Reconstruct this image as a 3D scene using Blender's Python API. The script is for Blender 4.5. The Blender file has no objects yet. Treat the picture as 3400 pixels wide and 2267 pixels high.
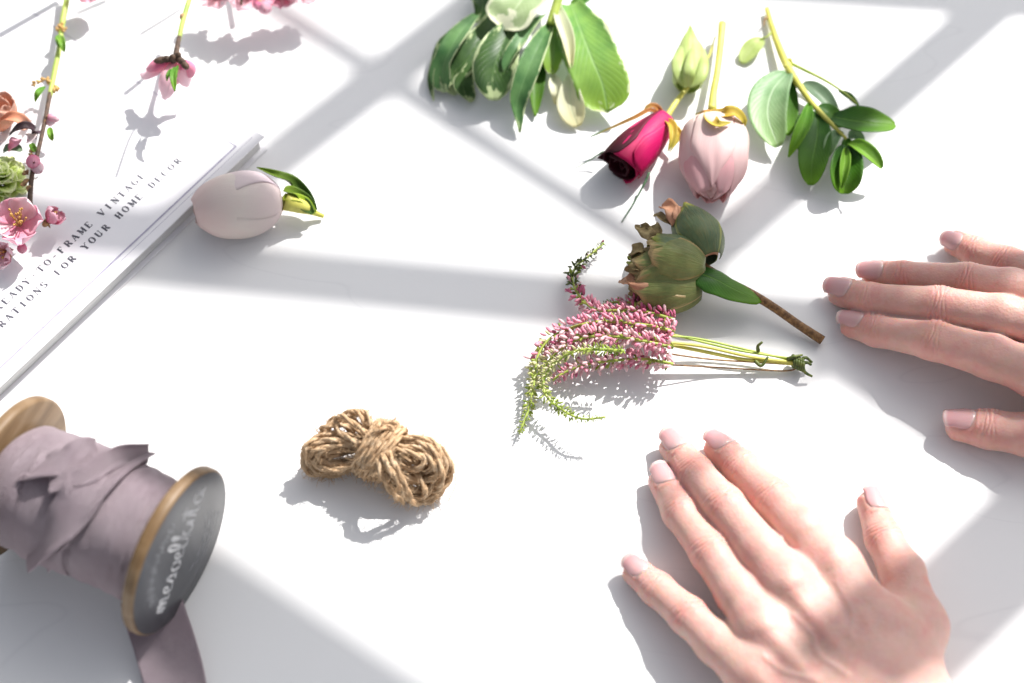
import bpy, math, random
import numpy as np
from mathutils import Vector, Matrix
random.seed(7); RNG = np.random.default_rng(11)
PI = math.pi
scene = bpy.context.scene
COL = scene.collection

# ---------------------------------------------------------------- camera
TILT = math.radians(31); DIST = 0.75; SENS = 36.0; WID = 0.44
LENS = SENS * DIST / WID
cam_d = bpy.data.cameras.new("camera"); cam = bpy.data.objects.new("camera", cam_d); COL.objects.link(cam)
CAM = np.array([0, -math.sin(TILT) * DIST, math.cos(TILT) * DIST])
cam.location = CAM; cam.rotation_euler = (TILT, 0, 0)
cam_d.lens = LENS; cam_d.sensor_width = SENS; cam_d.clip_start = 0.02; cam_d.clip_end = 50
cam_d.dof.use_dof = True; cam_d.dof.focus_distance = 0.738; cam_d.dof.aperture_fstop = 5.0
scene.camera = cam

# ---------------------------------------------------------------- sky, sun, exposure
SUN_L = np.array([0.62, 0.76, 1.0])            # horizontal run per unit of height, towards the sun
elev = math.atan2(1.0, math.hypot(SUN_L[0], SUN_L[1])); azim = math.atan2(SUN_L[0], SUN_L[1])
world = bpy.data.worlds.new("World"); scene.world = world; world.use_nodes = True
wn = world.node_tree; bg = wn.nodes["Background"]
sky = wn.nodes.new("ShaderNodeTexSky"); sky.sky_type = 'NISHITA'; sky.sun_disc = False
sky.sun_elevation = elev; sky.sun_rotation = azim; sky.dust_density = 3.0; sky.air_density = 1.0
hs = wn.nodes.new("ShaderNodeHueSaturation"); hs.inputs["Saturation"].default_value = 0.30
wn.links.new(sky.outputs[0], hs.inputs["Color"]); wn.links.new(hs.outputs[0], bg.inputs["Color"])
bg.inputs["Strength"].default_value = 0.088
sd = bpy.data.lights.new("sun", 'SUN'); sd.energy = 4.4; sd.angle = math.radians(0.53); sd.color = (1.0, 0.97, 0.935)
sun = bpy.data.objects.new("sun", sd); COL.objects.link(sun)
sun.rotation_euler = Vector(SUN_L).to_track_quat('Z', 'Y').to_euler(); sun.location = tuple(SUN_L)
scene.view_settings.view_transform = 'Standard'; scene.view_settings.look = 'None'
scene.view_settings.exposure = 0.78; scene.view_settings.gamma = 1.0

# ---------------------------------------------------------------- picture point -> place on the table
CM = 0.01; PXC = 3400 / (WID * 100)             # photo pixels per centimetre on the table
_ct, _st = math.cos(TILT), math.sin(TILT)
def ray(px, py):
    x = (px - 1700) / 3400 * SENS / LENS; y = -(py - 1133.5) / 3400 * SENS / LENS
    return np.array([x, y * _ct + _st, y * _st - _ct])
def P(px, py, z=0.0):
    """the point z centimetres above the table that is seen at photo pixel (px, py)"""
    d = ray(px, py); s = (z * CM - CAM[2]) / d[2]
    return CAM + d * s
def crop(x0, y0, k):
    return lambda x, y, z=0.0: (x0 + x / k, y0 + y / k, z)
def PP(pts): return [P(*p) for p in pts]
def nrm(v):
    v = np.asarray(v, float); return v / (np.linalg.norm(v) + 1e-12)
def perp_up(a):
    a = nrm(a); u = np.array([0, 0, 1.0]); u = u - a * u.dot(a)
    if np.linalg.norm(u) < 0.05: u = np.array([0, 1.0, 0]) - a * a[1]
    return nrm(u)
def rot(v, a, ang):
    a = nrm(a); v = np.asarray(v, float)
    return v * math.cos(ang) + np.cross(a, v) * math.sin(ang) + a * a.dot(v) * (1 - math.cos(ang))
def spline(pts, n):
    p = np.array(pts, float)
    if len(p) == 2: return p[0] + (p[1] - p[0]) * np.linspace(0, 1, n)[:, None]
    q = np.vstack([2 * p[0] - p[1], p, 2 * p[-1] - p[-2]])
    out = []
    for s in np.linspace(0, len(p) - 1, n):
        i = min(int(s), len(p) - 2); t = s - i
        a, b, c, d = q[i], q[i + 1], q[i + 2], q[i + 3]
        out.append(0.5 * ((2 * b) + (c - a) * t + (2 * a - 5 * b + 4 * c - d) * t * t + (3 * b - a - 3 * c + d) * t ** 3))
    return np.array(out)

# ---------------------------------------------------------------- objects
def thing(name, label, cat, loc=(0, 0, 0), group=None):
    o = bpy.data.objects.new(name, None); COL.objects.link(o); o.empty_display_size = 0.01
    o.location = tuple(loc); o["label"] = label; o["category"] = cat
    if group: o["group"] = group
    return o
def link(name, me, mat, parent=None, smooth=True, solid=0.0, kind=None):
    o = bpy.data.objects.new(name, me); COL.objects.link(o)
    if mat: me.materials.append(mat)
    if smooth: me.polygons.foreach_set("use_smooth", [True] * len(me.polygons))
    if parent is not None:
        o.parent = parent
        o.matrix_parent_inverse = Matrix.Translation(-parent.location)
    if solid:
        m = o.modifiers.new("thickness", 'SOLIDIFY'); m.thickness = solid; m.offset = 0
    if kind: o["kind"] = kind
    return o
def mesh(name, v, f, uv=None):
    me = bpy.data.meshes.new(name)
    me.from_pydata([tuple(map(float, p)) for p in v], [], [tuple(int(i) for i in q) for q in f])
    if uv is not None:
        ul = me.uv_layers.new(name="UVMap")
        li = np.empty(len(me.loops), dtype=np.int32); me.loops.foreach_get("vertex_index", li)
        ul.data.foreach_set("uv", np.asarray(uv, dtype=np.float32)[li].ravel())
    me.update(); return me
def grid_faces(nu, nv, closed=False, base=0):
    f = []
    w = nv if closed else nv - 1
    for i in range(nu - 1):
        for j in range(w):
            a = base + i * nv + j; b = base + i * nv + (j + 1) % nv
            f.append((a, b, b + nv, a + nv))
    return f
def surf(name, fn, nu, nv, mat, parent, closed=False, solid=0.0003, kind=None):
    """surface from fn(t, v): t 0..1 along, v -1..1 across"""
    vs, uv = [], []
    for i in range(nu):
        t = i / (nu - 1)
        for j in range(nv):
            v = -1 + 2 * j / (nv if closed else nv - 1)
            p = np.array(fn(t, v), float); p[2] = max(p[2], 0.0004)
            vs.append(p); uv.append((v * .5 + .5, t))
    return link(name, mesh(name, vs, grid_faces(nu, nv, closed), uv), mat, parent, solid=solid, kind=kind)
class MB:
    def __init__(s): s.v = []; s.f = []; s.uv = []
    def tube(s, pts, rad, seg=7, cap=True, lift=True, ups=None):
        pts = np.asarray(pts, float); n = len(pts)
        rad = np.interp(np.linspace(0, 1, n), np.linspace(0, 1, len(rad)), rad) if hasattr(rad, '__len__') else np.full(n, rad)
        T = np.gradient(pts, axis=0); up = perp_up(T[0]) if ups is None else ups; b = len(s.v)
        for i in range(n):
            t = nrm(T[i]); up = nrm(up - t * up.dot(t)); sd_ = np.cross(t, up)
            for j in range(seg):
                a = 2 * PI * j / seg
                s.v.append(pts[i] + (up * math.cos(a) + sd_ * math.sin(a)) * rad[i]); s.uv.append((j / seg, i / (n - 1)))
        s.f += grid_faces(n, seg, True, b)
        if cap:
            s.f.append(tuple(range(b + seg - 1, b - 1, -1))); e = b + (n - 1) * seg
            s.f.append(tuple(range(e, e + seg)))
        return s
    def ball(s, c, a, r, l, seg=6, rings=5):
        """egg along axis a, half length l"""
        a = nrm(a); u = perp_up(a); w = np.cross(a, u); b = len(s.v)
        for i in range(rings):
            th = PI * (i + .35) / (rings - .3)
            for j in range(seg):
                ph = 2 * PI * j / seg
                s.v.append(c - a * l * math.cos(th) + (u * math.cos(ph) + w * math.sin(ph)) * r * math.sin(th)); s.uv.append((j / seg, i / rings))
        s.f += grid_faces(rings, seg, True, b)
        s.f.append(tuple(range(b + seg - 1, b - 1, -1))); e = b + (rings - 1) * seg; s.f.append(tuple(range(e, e + seg)))
        return s
    def quadstrip(s, a, b):
        k = len(s.v); n = len(a)
        for i in range(n): s.v += [a[i], b[i]]; s.uv += [(0, i / max(1, n - 1)), (1, i / max(1, n - 1))]
        for i in range(n - 1): s.f.append((k + 2 * i, k + 2 * i + 1, k + 2 * i + 3, k + 2 * i + 2))
    def build(s, name, mat, parent=None, smooth=True, kind=None, solid=0.0):
        return link(name, mesh(name, s.v, s.f, s.uv), mat, parent, smooth, solid, kind)
def stem(name, pts, rad, mat, parent, n=24, seg=9, kind=None):
    """pts: photo pixels + height in cm; rad in cm"""
    r = [x * CM for x in rad] if hasattr(rad, '__len__') else rad * CM
    return MB().tube(spline(PP(pts), n), r, seg).build(name, mat, parent, kind=kind)

# width profiles along a blade
def leaf_w(t): return max(0.04, math.sin(PI * min(1, t) ** 0.9)) ** 0.7
def obov_w(t): return max(0.03, math.sin(PI * (0.05 + 0.93 * t) ** 1.7)) ** 0.62
def lance_w(t): return max(0.03, math.sin(PI * (0.06 + 0.93 * t) ** 0.7)) ** 0.9
def oval_w(t): return max(0.04, math.sin(PI * min(1, .02 + .97 * t) ** 1.05)) ** 0.52
def strap_w(t): return max(0.04, min(1, 0.35 + 2.2 * t)) * math.sqrt(max(0.002, 1 - max(0, (t - 0.78) / 0.22) ** 2))
def flat_w(t): return 1.0
def blade(name, pts, w, mat, parent, prof=leaf_w, cup=0.25, fold=0.0, roll=0.0, twist=0.0, wave=0.0, nt=16, nv=9, solid=0.03, seed=0, world_pts=None, up=None, tipcurl=0.0):
    """pts: midrib in photo pixels + height (cm); w: half width in photo pixels"""
    c = spline(PP(pts) if world_pts is None else world_pts, nt)
    T = np.gradient(c, axis=0); W = w / PXC * CM; ph = seed * 1.7
    def fn(t, v):
        i = min(nt - 1, int(round(t * (nt - 1)))); d = nrm(T[i])
        u = perp_up(d) if up is None else nrm(np.asarray(up) - d * d.dot(up))
        u = rot(u, d, math.radians(roll + twist * (t - .5))); s_ = np.cross(d, u)
        k = prof(t) * W
        h = (cup * v * v + fold * abs(v)) * k + wave * W * math.sin(6 * t + ph + 3 * v) * abs(v) + wave * .5 * W * math.sin(17 * t + ph * 2) * v * v
        p = c[i] + s_ * k * v * (1 - .15 * abs(fold)) + u * h - u * tipcurl * W * max(0, t - .6) ** 2 * 4
        return p
    return surf(name, fn, nt, nv, mat, parent, solid=solid * CM)
def wrap(name, parent, mat, O, A, L, R, a0, hw, rf, X=None, edge=0.15, off=0.0, flare=0.0, nt=16, nv=13, wave=0.0, tipw=0.25, basew=0.45, seed=0, solid=0.03, curl=0.0, t0=0.0):
    """a petal bent round the axis A from O: length L cm, radius R cm, centre angle a0 (0 = upward), half angle hw (degrees)"""
    A = nrm(A); X = perp_up(A) if X is None else X; Y = np.cross(A, X)
    a0 = math.radians(a0); hw = math.radians(hw)
    def fn(t, v):
        tt = t0 + (1 - t0) * t
        wf = min(1, basew + 1.6 * tt * (1 - basew))
        if t > .55: wf *= tipw + (1 - tipw) * math.sqrt(max(0, 1 - ((t - .55) / .45) ** 2))
        a = a0 + hw * v * wf
        r = R * rf(tt) + off + flare * max(0, t - .55) ** 2 * 5 * R + curl * v * v * v * v * R
        r += wave * R * math.sin(5 * v + seed * 2.1 + 7 * t) * t + wave * .5 * R * math.sin(13 * v + seed + 4 * t) * t * t
        z = L * (tt - edge * v * v * t * t) + wave * L * .5 * math.sin(4 * v + seed * 1.3) * t * t
        return O + (A * z + (X * math.cos(a) + Y * math.sin(a)) * r) * CM
    return surf(name, fn, nt, nv, mat, parent, solid=solid * CM)
def egg(t): return max(0.02, math.sin(PI * (0.05 + 0.80 * t) ** 0.85))
def bud_r(t): return max(0.02, math.sin(PI * (0.04 + 0.92 * t) ** 0.8)) ** 0.9
def cup_r(t): return (1 - (1 - min(1, t * 1.25)) ** 2.4) * (1 - 0.12 * t)

# ---------------------------------------------------------------- materials
def new_mat(name):
    m = bpy.data.materials.new(name); m.use_nodes = True
    return m, m.node_tree, m.node_tree.nodes["Principled BSDF"]
def N(nt, t, **kw):
    n = nt.nodes.new(t)
    for k, v in kw.items():
        if k in n.inputs: n.inputs[k].default_value = v
        else: setattr(n, k, v)
    return n
def ramp(nt, fac, stops):
    r = nt.nodes.new("ShaderNodeValToRGB"); e = r.color_ramp.elements
    while len(e) < len(stops): e.new(0.5)
    for i, (p, c) in enumerate(stops): e[i].position = p; e[i].color = (*c, 1) if len(c) == 3 else c
    nt.links.new(fac, r.inputs[0]); return r.outputs[0]
def mixc(nt, fac, a, b, mode='MIX'):
    n = nt.nodes.new("ShaderNodeMix"); n.data_type = 'RGBA'; n.blend_type = mode
    for sock, val in ((n.inputs[0], fac), (n.inputs[6], a), (n.inputs[7], b)):
        if isinstance(val, bpy.types.NodeSocket): nt.links.new(val, sock)
        elif isinstance(val, (int, float)): sock.default_value = val
        else: sock.default_value = (*val, 1)
    return n.outputs[2]
def math_n(nt, op, a, b=0.5, c=0.5, clamp=False):
    n = nt.nodes.new("ShaderNodeMath"); n.operation = op; n.use_clamp = clamp
    for i, val in enumerate((a, b, c)):
        if isinstance(val, bpy.types.NodeSocket): nt.links.new(val, n.inputs[i])
        else: n.inputs[i].default_value = val
    return n.outputs[0]
def noise(nt, scale, detail=4, rough=.55, coord="Object", stretch=None):
    tc = N(nt, "ShaderNodeTexCoord"); src = tc.outputs[coord]
    if stretch:
        mp = N(nt, "ShaderNodeMapping"); mp.inputs["Scale"].default_value = stretch; nt.links.new(src, mp.inputs[0]); src = mp.outputs[0]
    n = N(nt, "ShaderNodeTexNoise", Scale=scale, Detail=detail, Roughness=rough); nt.links.new(src, n.inputs["Vector"])
    return n.outputs["Fac"]
def finish(m, nt, b, col, rough, transl=0.0, bump=None, bdist=0.0003, sss=0.0, rad=(1, .3, .15), sscale=.003, tcol=None, spec=.4, bstr=.6):
    if isinstance(col, bpy.types.NodeSocket): nt.links.new(col, b.inputs["Base Color"])
    else: b.inputs["Base Color"].default_value = (*col, 1)
    b.inputs["Roughness"].default_value = rough; b.inputs["Specular IOR Level"].default_value = spec
    if sss: b.inputs["Subsurface Weight"].default_value = sss; b.inputs["Subsurface Radius"].default_value = rad; b.inputs["Subsurface Scale"].default_value = sscale
    if bump is not None:
        bn = N(nt, "ShaderNodeBump", Strength=bstr, Distance=bdist); nt.links.new(bump, bn.inputs["Height"]); nt.links.new(bn.outputs[0], b.inputs["Normal"])
    if transl:
        tr = N(nt, "ShaderNodeBsdfTranslucent"); mx = N(nt, "ShaderNodeMixShader"); mx.inputs[0].default_value = transl
        c = tcol if tcol is not None else col
        if isinstance(c, bpy.types.NodeSocket): nt.links.new(c, tr.inputs[0])
        else: tr.inputs[0].default_value = (*c, 1)
        out = nt.nodes["Material Output"]
        nt.links.new(b.outputs[0], mx.inputs[1]); nt.links.new(tr.outputs[0], mx.inputs[2]); nt.links.new(mx.outputs[0], out.inputs[0])
    return m
def simple(name, c1, c2, scale=150, rough=.5, transl=0, bdist=.0003, sss=0, sscale=.002, stretch=None, spec=.4):
    m, nt, b = new_mat(name); f = noise(nt, scale, stretch=stretch)
    return finish(m, nt, b, ramp(nt, f, [(.32, c1), (.68, c2)]), rough, transl, f, bdist, sss, sscale=sscale, spec=spec)
def petal_mat(name, base, mid, tip, transl=.35, rough=.55, vein=.5, edge=None):
    """colour from petal base to tip (UV.y), fine veins along the petal"""
    m, nt, b = new_mat(name)
    tc = N(nt, "ShaderNodeTexCoord"); sp = N(nt, "ShaderNodeSeparateXYZ"); nt.links.new(tc.outputs["UV"], sp.inputs[0])
    f = noise(nt, 3.2, 3, coord="UV"); t = math_n(nt, 'ADD', sp.outputs[1], math_n(nt, 'MULTIPLY', math_n(nt, 'SUBTRACT', f, .5), .5))
    c = ramp(nt, t, [(.05, base), (.5, mid), (.95, tip)])
    v = noise(nt, 9, 3, coord="UV", stretch=(6, .5, 1))
    c = mixc(nt, math_n(nt, 'MULTIPLY', ramp(nt, v, [(.4, (1, 1, 1)), (.6, (0, 0, 0))]), vein * .35), c, mid if edge is None else edge)
    return finish(m, nt, b, c, rough, transl, v, .0002, spec=.25)
def leaf_mat(name, dark, light, rib, rough=.42, transl=.26, cream=None, margin=.72, tipcol=None, spec=.32):
    """leaf: mottled green, paler midrib and side veins; cream margins if variegated"""
    m, nt, b = new_mat(name)
    tc = N(nt, "ShaderNodeTexCoord"); sp = N(nt, "ShaderNodeSeparateXYZ"); nt.links.new(tc.outputs["UV"], sp.inputs[0])
    u = math_n(nt, 'ABSOLUTE', math_n(nt, 'MULTIPLY_ADD', sp.outputs[0], 2.0, -1.0)); t = sp.outputs[1]
    f = noise(nt, 90, 4); c = ramp(nt, f, [(.3, dark), (.72, light)])
    if tipcol is not None: c = mixc(nt, math_n(nt, 'MULTIPLY', math_n(nt, 'POWER', t, 2.0), .8, clamp=True), c, tipcol)
    w = N(nt, "ShaderNodeTexWave", Scale=3.2, Distortion=1.2); w.wave_profile = 'SIN'
    cb = N(nt, "ShaderNodeCombineXYZ"); nt.links.new(math_n(nt, 'SUBTRACT', math_n(nt, 'MULTIPLY', t, 1.3), math_n(nt, 'MULTIPLY', u, .5)), cb.inputs[0]); nt.links.new(cb.outputs[0], w.inputs["Vector"])
    vein = ramp(nt, w.outputs["Fac"], [(.86, (0, 0, 0)), (1, (1, 1, 1))])
    c = mixc(nt, math_n(nt, 'MULTIPLY', vein, .10), c, rib)
    mid = ramp(nt, u, [(.0, (1, 1, 1)), (.07, (0, 0, 0))]); c = mixc(nt, math_n(nt, 'MULTIPLY', mid, .7), c, rib)
    if cream is not None:
        f2 = noise(nt, 2.3, 3, coord="UV", stretch=(1.2, 2.0, 1)); mm = math_n(nt, 'MAXIMUM', u, math_n(nt, 'MULTIPLY', t, .93))
        k = ramp(nt, math_n(nt, 'ADD', mm, math_n(nt, 'MULTIPLY', math_n(nt, 'SUBTRACT', f2, .5), 1.1)), [(margin, (0, 0, 0)), (margin + .05, (1, 1, 1))])
        c = mixc(nt, k, c, cream)
    bp = math_n(nt, 'ADD', math_n(nt, 'MULTIPLY', vein, -.5), math_n(nt, 'MULTIPLY', mid, -1))
    return finish(m, nt, b, c, rough, transl, bp, .0003, spec=spec)

M = {}
m, nt, b = new_mat("white_tabletop")
f = noise(nt, 3, 5); f2 = noise(nt, 700, 3)
streak = noise(nt, 5, 2, stretch=(1, 3.3, 1))
c = mixc(nt, ramp(nt, streak, [(.495, (0, 0, 0)), (.5, (.16, .16, .16)), (.505, (0, 0, 0))]), ramp(nt, f, [(.3, (.78, .78, .785)), (.7, (.81, .81, .81))]), (.55, .55, .57))
M['table'] = finish(m, nt, b, c, .42, 0, f2, .00005, spec=.35)
M['cover'] = simple("white_coated_cover", (.76, .75, .78), (.80, .79, .81), 60, .30, bdist=.00005)
M['ink'] = simple("dark_print", (.05, .05, .07), (.10, .10, .12), 300, .6)
M['fineline'] = simple("violet_grey_print", (.32, .30, .40), (.42, .40, .5), 300, .6)
m, nt, b = new_mat("page_block")
f = noise(nt, 40, 5, stretch=(1, 1, 90)); M['pages'] = finish(m, nt, b, ramp(nt, f, [(.3, (.50, .50, .50)), (.7, (.72, .72, .71))]), .8, 0, f, .0004)
m, nt, b = new_mat("turned_wood")
f = noise(nt, 30, 6, .6, stretch=(1, 1, 6)); g = noise(nt, 400, 3)
c = ramp(nt, f, [(.25, (.07, .040, .018)), (.5, (.16, .10, .048)), (.75, (.25, .175, .105))])
M['wood'] = finish(m, nt, b, mixc(nt, math_n(nt, 'MULTIPLY', g, .25), c, (.18, .09, .03)), .5, 0, f, .0005)
m, nt, b = new_mat("grey_wood_label")
f = noise(nt, 60, 5, .6, stretch=(1, 1, .12)); M['label'] = finish(m, nt, b, ramp(nt, f, [(.3, (.028, .029, .034)), (.55, (.046, .048, .055)), (.8, (.085, .088, .098))]), .38, 0, f, .0002, spec=.7)
M['whiteink'] = simple("white_label_ink", (.30, .31, .33), (.62, .62, .63), 500, .6)
M['paleink'] = simple("pale_label_ink", (.20, .21, .23), (.42, .43, .45), 300, .6)
m, nt, b = new_mat("mauve_silk_ribbon")
f = noise(nt, 55, 4, .6); wv = noise(nt, 22, 4, .55, coord="UV", stretch=(9, 1.2, 1)); fine = noise(nt, 1600, 2)
c = ramp(nt, f, [(.3, (.64, .515, .575)), (.7, (.75, .64, .69))])
M['ribbon'] = finish(m, nt, b, mixc(nt, math_n(nt, 'MULTIPLY', wv, .45), c, (.52, .40, .45)), .62, .30, math_n(nt, 'ADD', wv, math_n(nt, 'MULTIPLY', fine, .12)), .0024, spec=.3, bstr=.9)
m, nt, b = new_mat("jute_twine")
f = noise(nt, 260, 5, .65); g = noise(nt, 1500, 4, .75)
c = ramp(nt, f, [(.28, (.46, .28, .15)), (.5, (.66, .47, .29)), (.75, (.82, .66, .47))])
M['jute'] = finish(m, nt, b, mixc(nt, math_n(nt, 'MULTIPLY', g, .35), c, (.36, .20, .10)), .85, .0, g, .0007, spec=.15, bstr=.9)
M['gstem'] = simple("pale_green_stem", (.30, .42, .07), (.52, .60, .14), 120, .45, .15)
M['ystem'] = simple("yellow_green_stem", (.52, .50, .08), (.70, .66, .16), 120, .45, .15)
M['dstem'] = simple("dark_twig_bark", (.035, .022, .015), (.12, .07, .045), 400, .7)
M['bstem'] = simple("brown_woody_stem", (.075, .032, .012), (.30, .16, .06), 600, .6, stretch=(1, 1, 1), bdist=.0006)
M['bract'] = simple("brown_bud_scale", (.14, .06, .03), (.45, .28, .12), 500, .6)
M['goldbract'] = simple("golden_bud_scale", (.40, .20, .05), (.65, .45, .16), 400, .55, .15)
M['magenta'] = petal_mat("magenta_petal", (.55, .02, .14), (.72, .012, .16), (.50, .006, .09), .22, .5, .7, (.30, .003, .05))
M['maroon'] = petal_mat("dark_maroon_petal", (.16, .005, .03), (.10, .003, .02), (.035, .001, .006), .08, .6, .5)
M['palerose'] = petal_mat("pale_pink_rose_petal", (.88, .82, .72), (.88, .70, .68), (.84, .58, .58), .42, .6, .5, (.82, .54, .55))
M['pinkin'] = petal_mat("deeper_pink_inner_petal", (.84, .58, .57), (.82, .44, .47), (.86, .58, .59), .40, .6, .6, (.76, .34, .40))
M['cream'] = petal_mat("cream_pink_petal", (.80, .68, .68), (.84, .77, .72), (.82, .66, .63), .34, .55, .3)
M['lilac'] = petal_mat("lilac_pink_petal", (.78, .66, .72), (.82, .72, .73), (.84, .74, .70), .34, .55, .3)
M['blossom'] = petal_mat("pink_blossom_petal", (.80, .24, .38), (.86, .45, .56), (.90, .64, .72), .38, .55, .7, (.74, .22, .36))
M['blossompale'] = petal_mat("pale_blossom_petal", (.84, .42, .5), (.90, .66, .72), (.92, .78, .82), .42, .55, .6, (.84, .48, .56))
M['blossomdeep'] = petal_mat("deep_pink_bud_petal", (.55, .07, .18), (.80, .22, .38), (.88, .48, .58), .32, .55, .6)
M['stamen'] = simple("golden_stamen", (.50, .25, .06), (.75, .50, .15), 900, .6, .2)
M['orange'] = petal_mat("coral_orange_petal", (.62, .22, .12), (.70, .33, .20), (.68, .42, .33), .3, .5, .3)
M['blackpetal'] = petal_mat("black_centre_petal", (.02, .012, .014), (.03, .014, .018), (.10, .06, .08), 0, .5, .3)
M['lime'] = petal_mat("lime_petal", (.66, .78, .08), (.76, .88, .25), (.90, .94, .66), .5, .5, .4)
M['leafdark'] = leaf_mat("glossy_dark_green_leaf", (.018, .085, .010), (.055, .19, .018), (.18, .36, .06), tipcol=(.16, .34, .012))
M['leafmid'] = leaf_mat("mid_green_leaf", (.06, .21, .02), (.17, .38, .04), (.30, .50, .12), tipcol=(.26, .48, .03))
M['leafbright'] = leaf_mat("bright_green_leaf", (.13, .30, .02), (.24, .44, .05), (.45, .6, .2))
M['leafpale'] = leaf_mat("pale_grey_green_leaf", (.20, .36, .17), (.36, .52, .30), (.58, .70, .48), transl=.3, tipcol=(.36, .55, .20))
M['leafgrey'] = leaf_mat("dusky_leaf_underside", (.12, .20, .11), (.20, .30, .18), (.36, .46, .3))
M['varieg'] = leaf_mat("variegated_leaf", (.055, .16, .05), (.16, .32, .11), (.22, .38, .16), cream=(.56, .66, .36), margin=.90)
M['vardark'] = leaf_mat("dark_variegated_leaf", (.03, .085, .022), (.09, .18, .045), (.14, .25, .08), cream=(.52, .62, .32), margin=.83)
M['varpale'] = leaf_mat("pale_variegated_leaf", (.32, .44, .20), (.52, .62, .36), (.55, .65, .4), cream=(.78, .80, .60), margin=.72, transl=.35)
M['varbright'] = leaf_mat("bright_variegated_leaf", (.16, .36, .10), (.30, .52, .12), (.36, .56, .22), cream=(.72, .78, .5), margin=.93, transl=.32, tipcol=(.32, .48, .04))
M['creamleaf'] = leaf_mat("cream_leaf", (.74, .76, .58), (.84, .84, .70), (.6, .7, .45), transl=.4, tipcol=(.85, .78, .42))
M['sepal'] = leaf_mat("light_green_sepal", (.42, .54, .14), (.60, .70, .30), (.66, .72, .42), transl=.3)
M['sepalbright'] = leaf_mat("lime_green_sepal", (.20, .38, .02), (.42, .58, .04), (.6, .7, .25), transl=.3, tipcol=(.55, .62, .06))
M['sepaldark'] = leaf_mat("dark_green_sepal", (.02, .06, .008), (.06, .14, .015), (.18, .28, .05), tipcol=(.26, .38, .03))
M['sepalgold'] = leaf_mat("golden_sepal", (.60, .36, .04), (.74, .56, .10), (.8, .66, .25), transl=.3, tipcol=(.45, .50, .08))
M['sepalrust'] = leaf_mat("rusty_sepal", (.42, .13, .03), (.62, .26, .06), (.7, .4, .15), transl=.2, tipcol=(.20, .32, .08))
M['thorn'] = simple("thin_dark_green_filament", (.04, .10, .05), (.10, .2, .1), 500, .6)
def peony_mat(name, a, b_, edge):
    m, nt, b = new_mat(name)
    tc = N(nt, "ShaderNodeTexCoord"); sp = N(nt, "ShaderNodeSeparateXYZ"); nt.links.new(tc.outputs["UV"], sp.inputs[0])
    u = math_n(nt, 'ABSOLUTE', math_n(nt, 'MULTIPLY_ADD', sp.outputs[0], 2.0, -1.0))
    f = noise(nt, 120, 5, .6); f2 = noise(nt, 5, 4, coord="UV", stretch=(5, 1, 1))
    c = ramp(nt, f, [(.3, a), (.7, b_)])
    k = math_n(nt, 'ADD', math_n(nt, 'MAXIMUM', u, sp.outputs[1]), math_n(nt, 'MULTIPLY', math_n(nt, 'SUBTRACT', f2, .5), .35))
    c = mixc(nt, ramp(nt, k, [(.84, (0, 0, 0)), (.97, (1, 1, 1))]), c, edge)
    c = mixc(nt, math_n(nt, 'MULTIPLY', ramp(nt, f2, [(.45, (0, 0, 0)), (.65, (1, 1, 1))]), .35), c, (.20, .16, .05))
    return finish(m, nt, b, c, .48, .06, f2, .0006, spec=.4)
M['peony'] = peony_mat("green_peony_scale", (.095, .125, .035), (.21, .24, .075), (.42, .30, .14))
M['peonydark'] = peony_mat("grey_green_peony_scale", (.055, .10, .045), (.12, .17, .07), (.30, .34, .05))
M['peonydry'] = simple("dry_brown_petal_edge", (.13, .085, .03), (.36, .28, .13), 300, .7, .1)
M['peonypink'] = simple("withered_pink_petal", (.45, .20, .12), (.62, .36, .22), 200, .6, .2)
M['heathpink'] = simple("pink_heather_floret", (.70, .22, .34), (.90, .52, .60), 420, .55, .3)
M['heathpale'] = simple("pale_heather_floret", (.82, .50, .55), (.86, .70, .70), 420, .55, .35)
M['heathdeep'] = simple("deep_pink_heather_floret", (.46, .08, .19), (.74, .24, .36), 420, .55, .25)
M['heathcream'] = simple("cream_heather_floret", (.55, .58, .22), (.84, .78, .58), 420, .55, .35)
M['heathgreen'] = simple("green_heather_floret", (.22, .32, .03), (.50, .58, .12), 420, .55, .3)
M['heathdark'] = simple("dark_green_heather_leaf", (.03, .06, .012), (.15, .18, .04), 420, .55, .1)
# ---------------------------------------------------------------- the setting: table, and the window whose bars shade it
def box_mesh(name, x0, x1, y0, y1, z0, z1):
    v = [(x, y, z) for z in (z0, z1) for y in (y0, y1) for x in (x0, x1)]
    return mesh(name, v, [(0, 2, 3, 1), (4, 5, 7, 6), (0, 1, 5, 4), (2, 6, 7, 3), (0, 4, 6, 2), (1, 3, 7, 5)])
o = link("tabletop", box_mesh("tabletop", -1.1, .9, -.75, .8, -.03, 0), M['table'], smooth=False); o["kind"] = 'structure'
m, nt, b = new_mat("pale_floor_boards"); f = noise(nt, 4, 5, stretch=(1, 8, 1))
o = link("floor", mesh("floor", [(-6, -6, -.75), (6, -6, -.75), (6, 6, -.75), (-6, 6, -.75)], [(0, 1, 2, 3)]), finish(m, nt, b, ramp(nt, f, [(.3, (.42, .40, .37)), (.7, (.52, .5, .46))]), .6), smooth=False); o["kind"] = 'structure'
m, nt, b = new_mat("white_window_paint"); f = noise(nt, 20)
M['paint'] = finish(m, nt, b, ramp(nt, f, [(.3, (.76, .76, .76)), (.7, (.8, .8, .8))]), .5)
AZ = nrm([SUN_L[0], SUN_L[1], 0]); HW = 1.0
def to_window(T, depth):
    s = (HW + depth - T.dot(AZ)) / SUN_L.dot(AZ); return T + SUN_L * s
win = bpy.data.objects.new("window", None); COL.objects.link(win); win.location = tuple(AZ * HW + np.array([0, 0, .9])); win["kind"] = 'structure'
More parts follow.
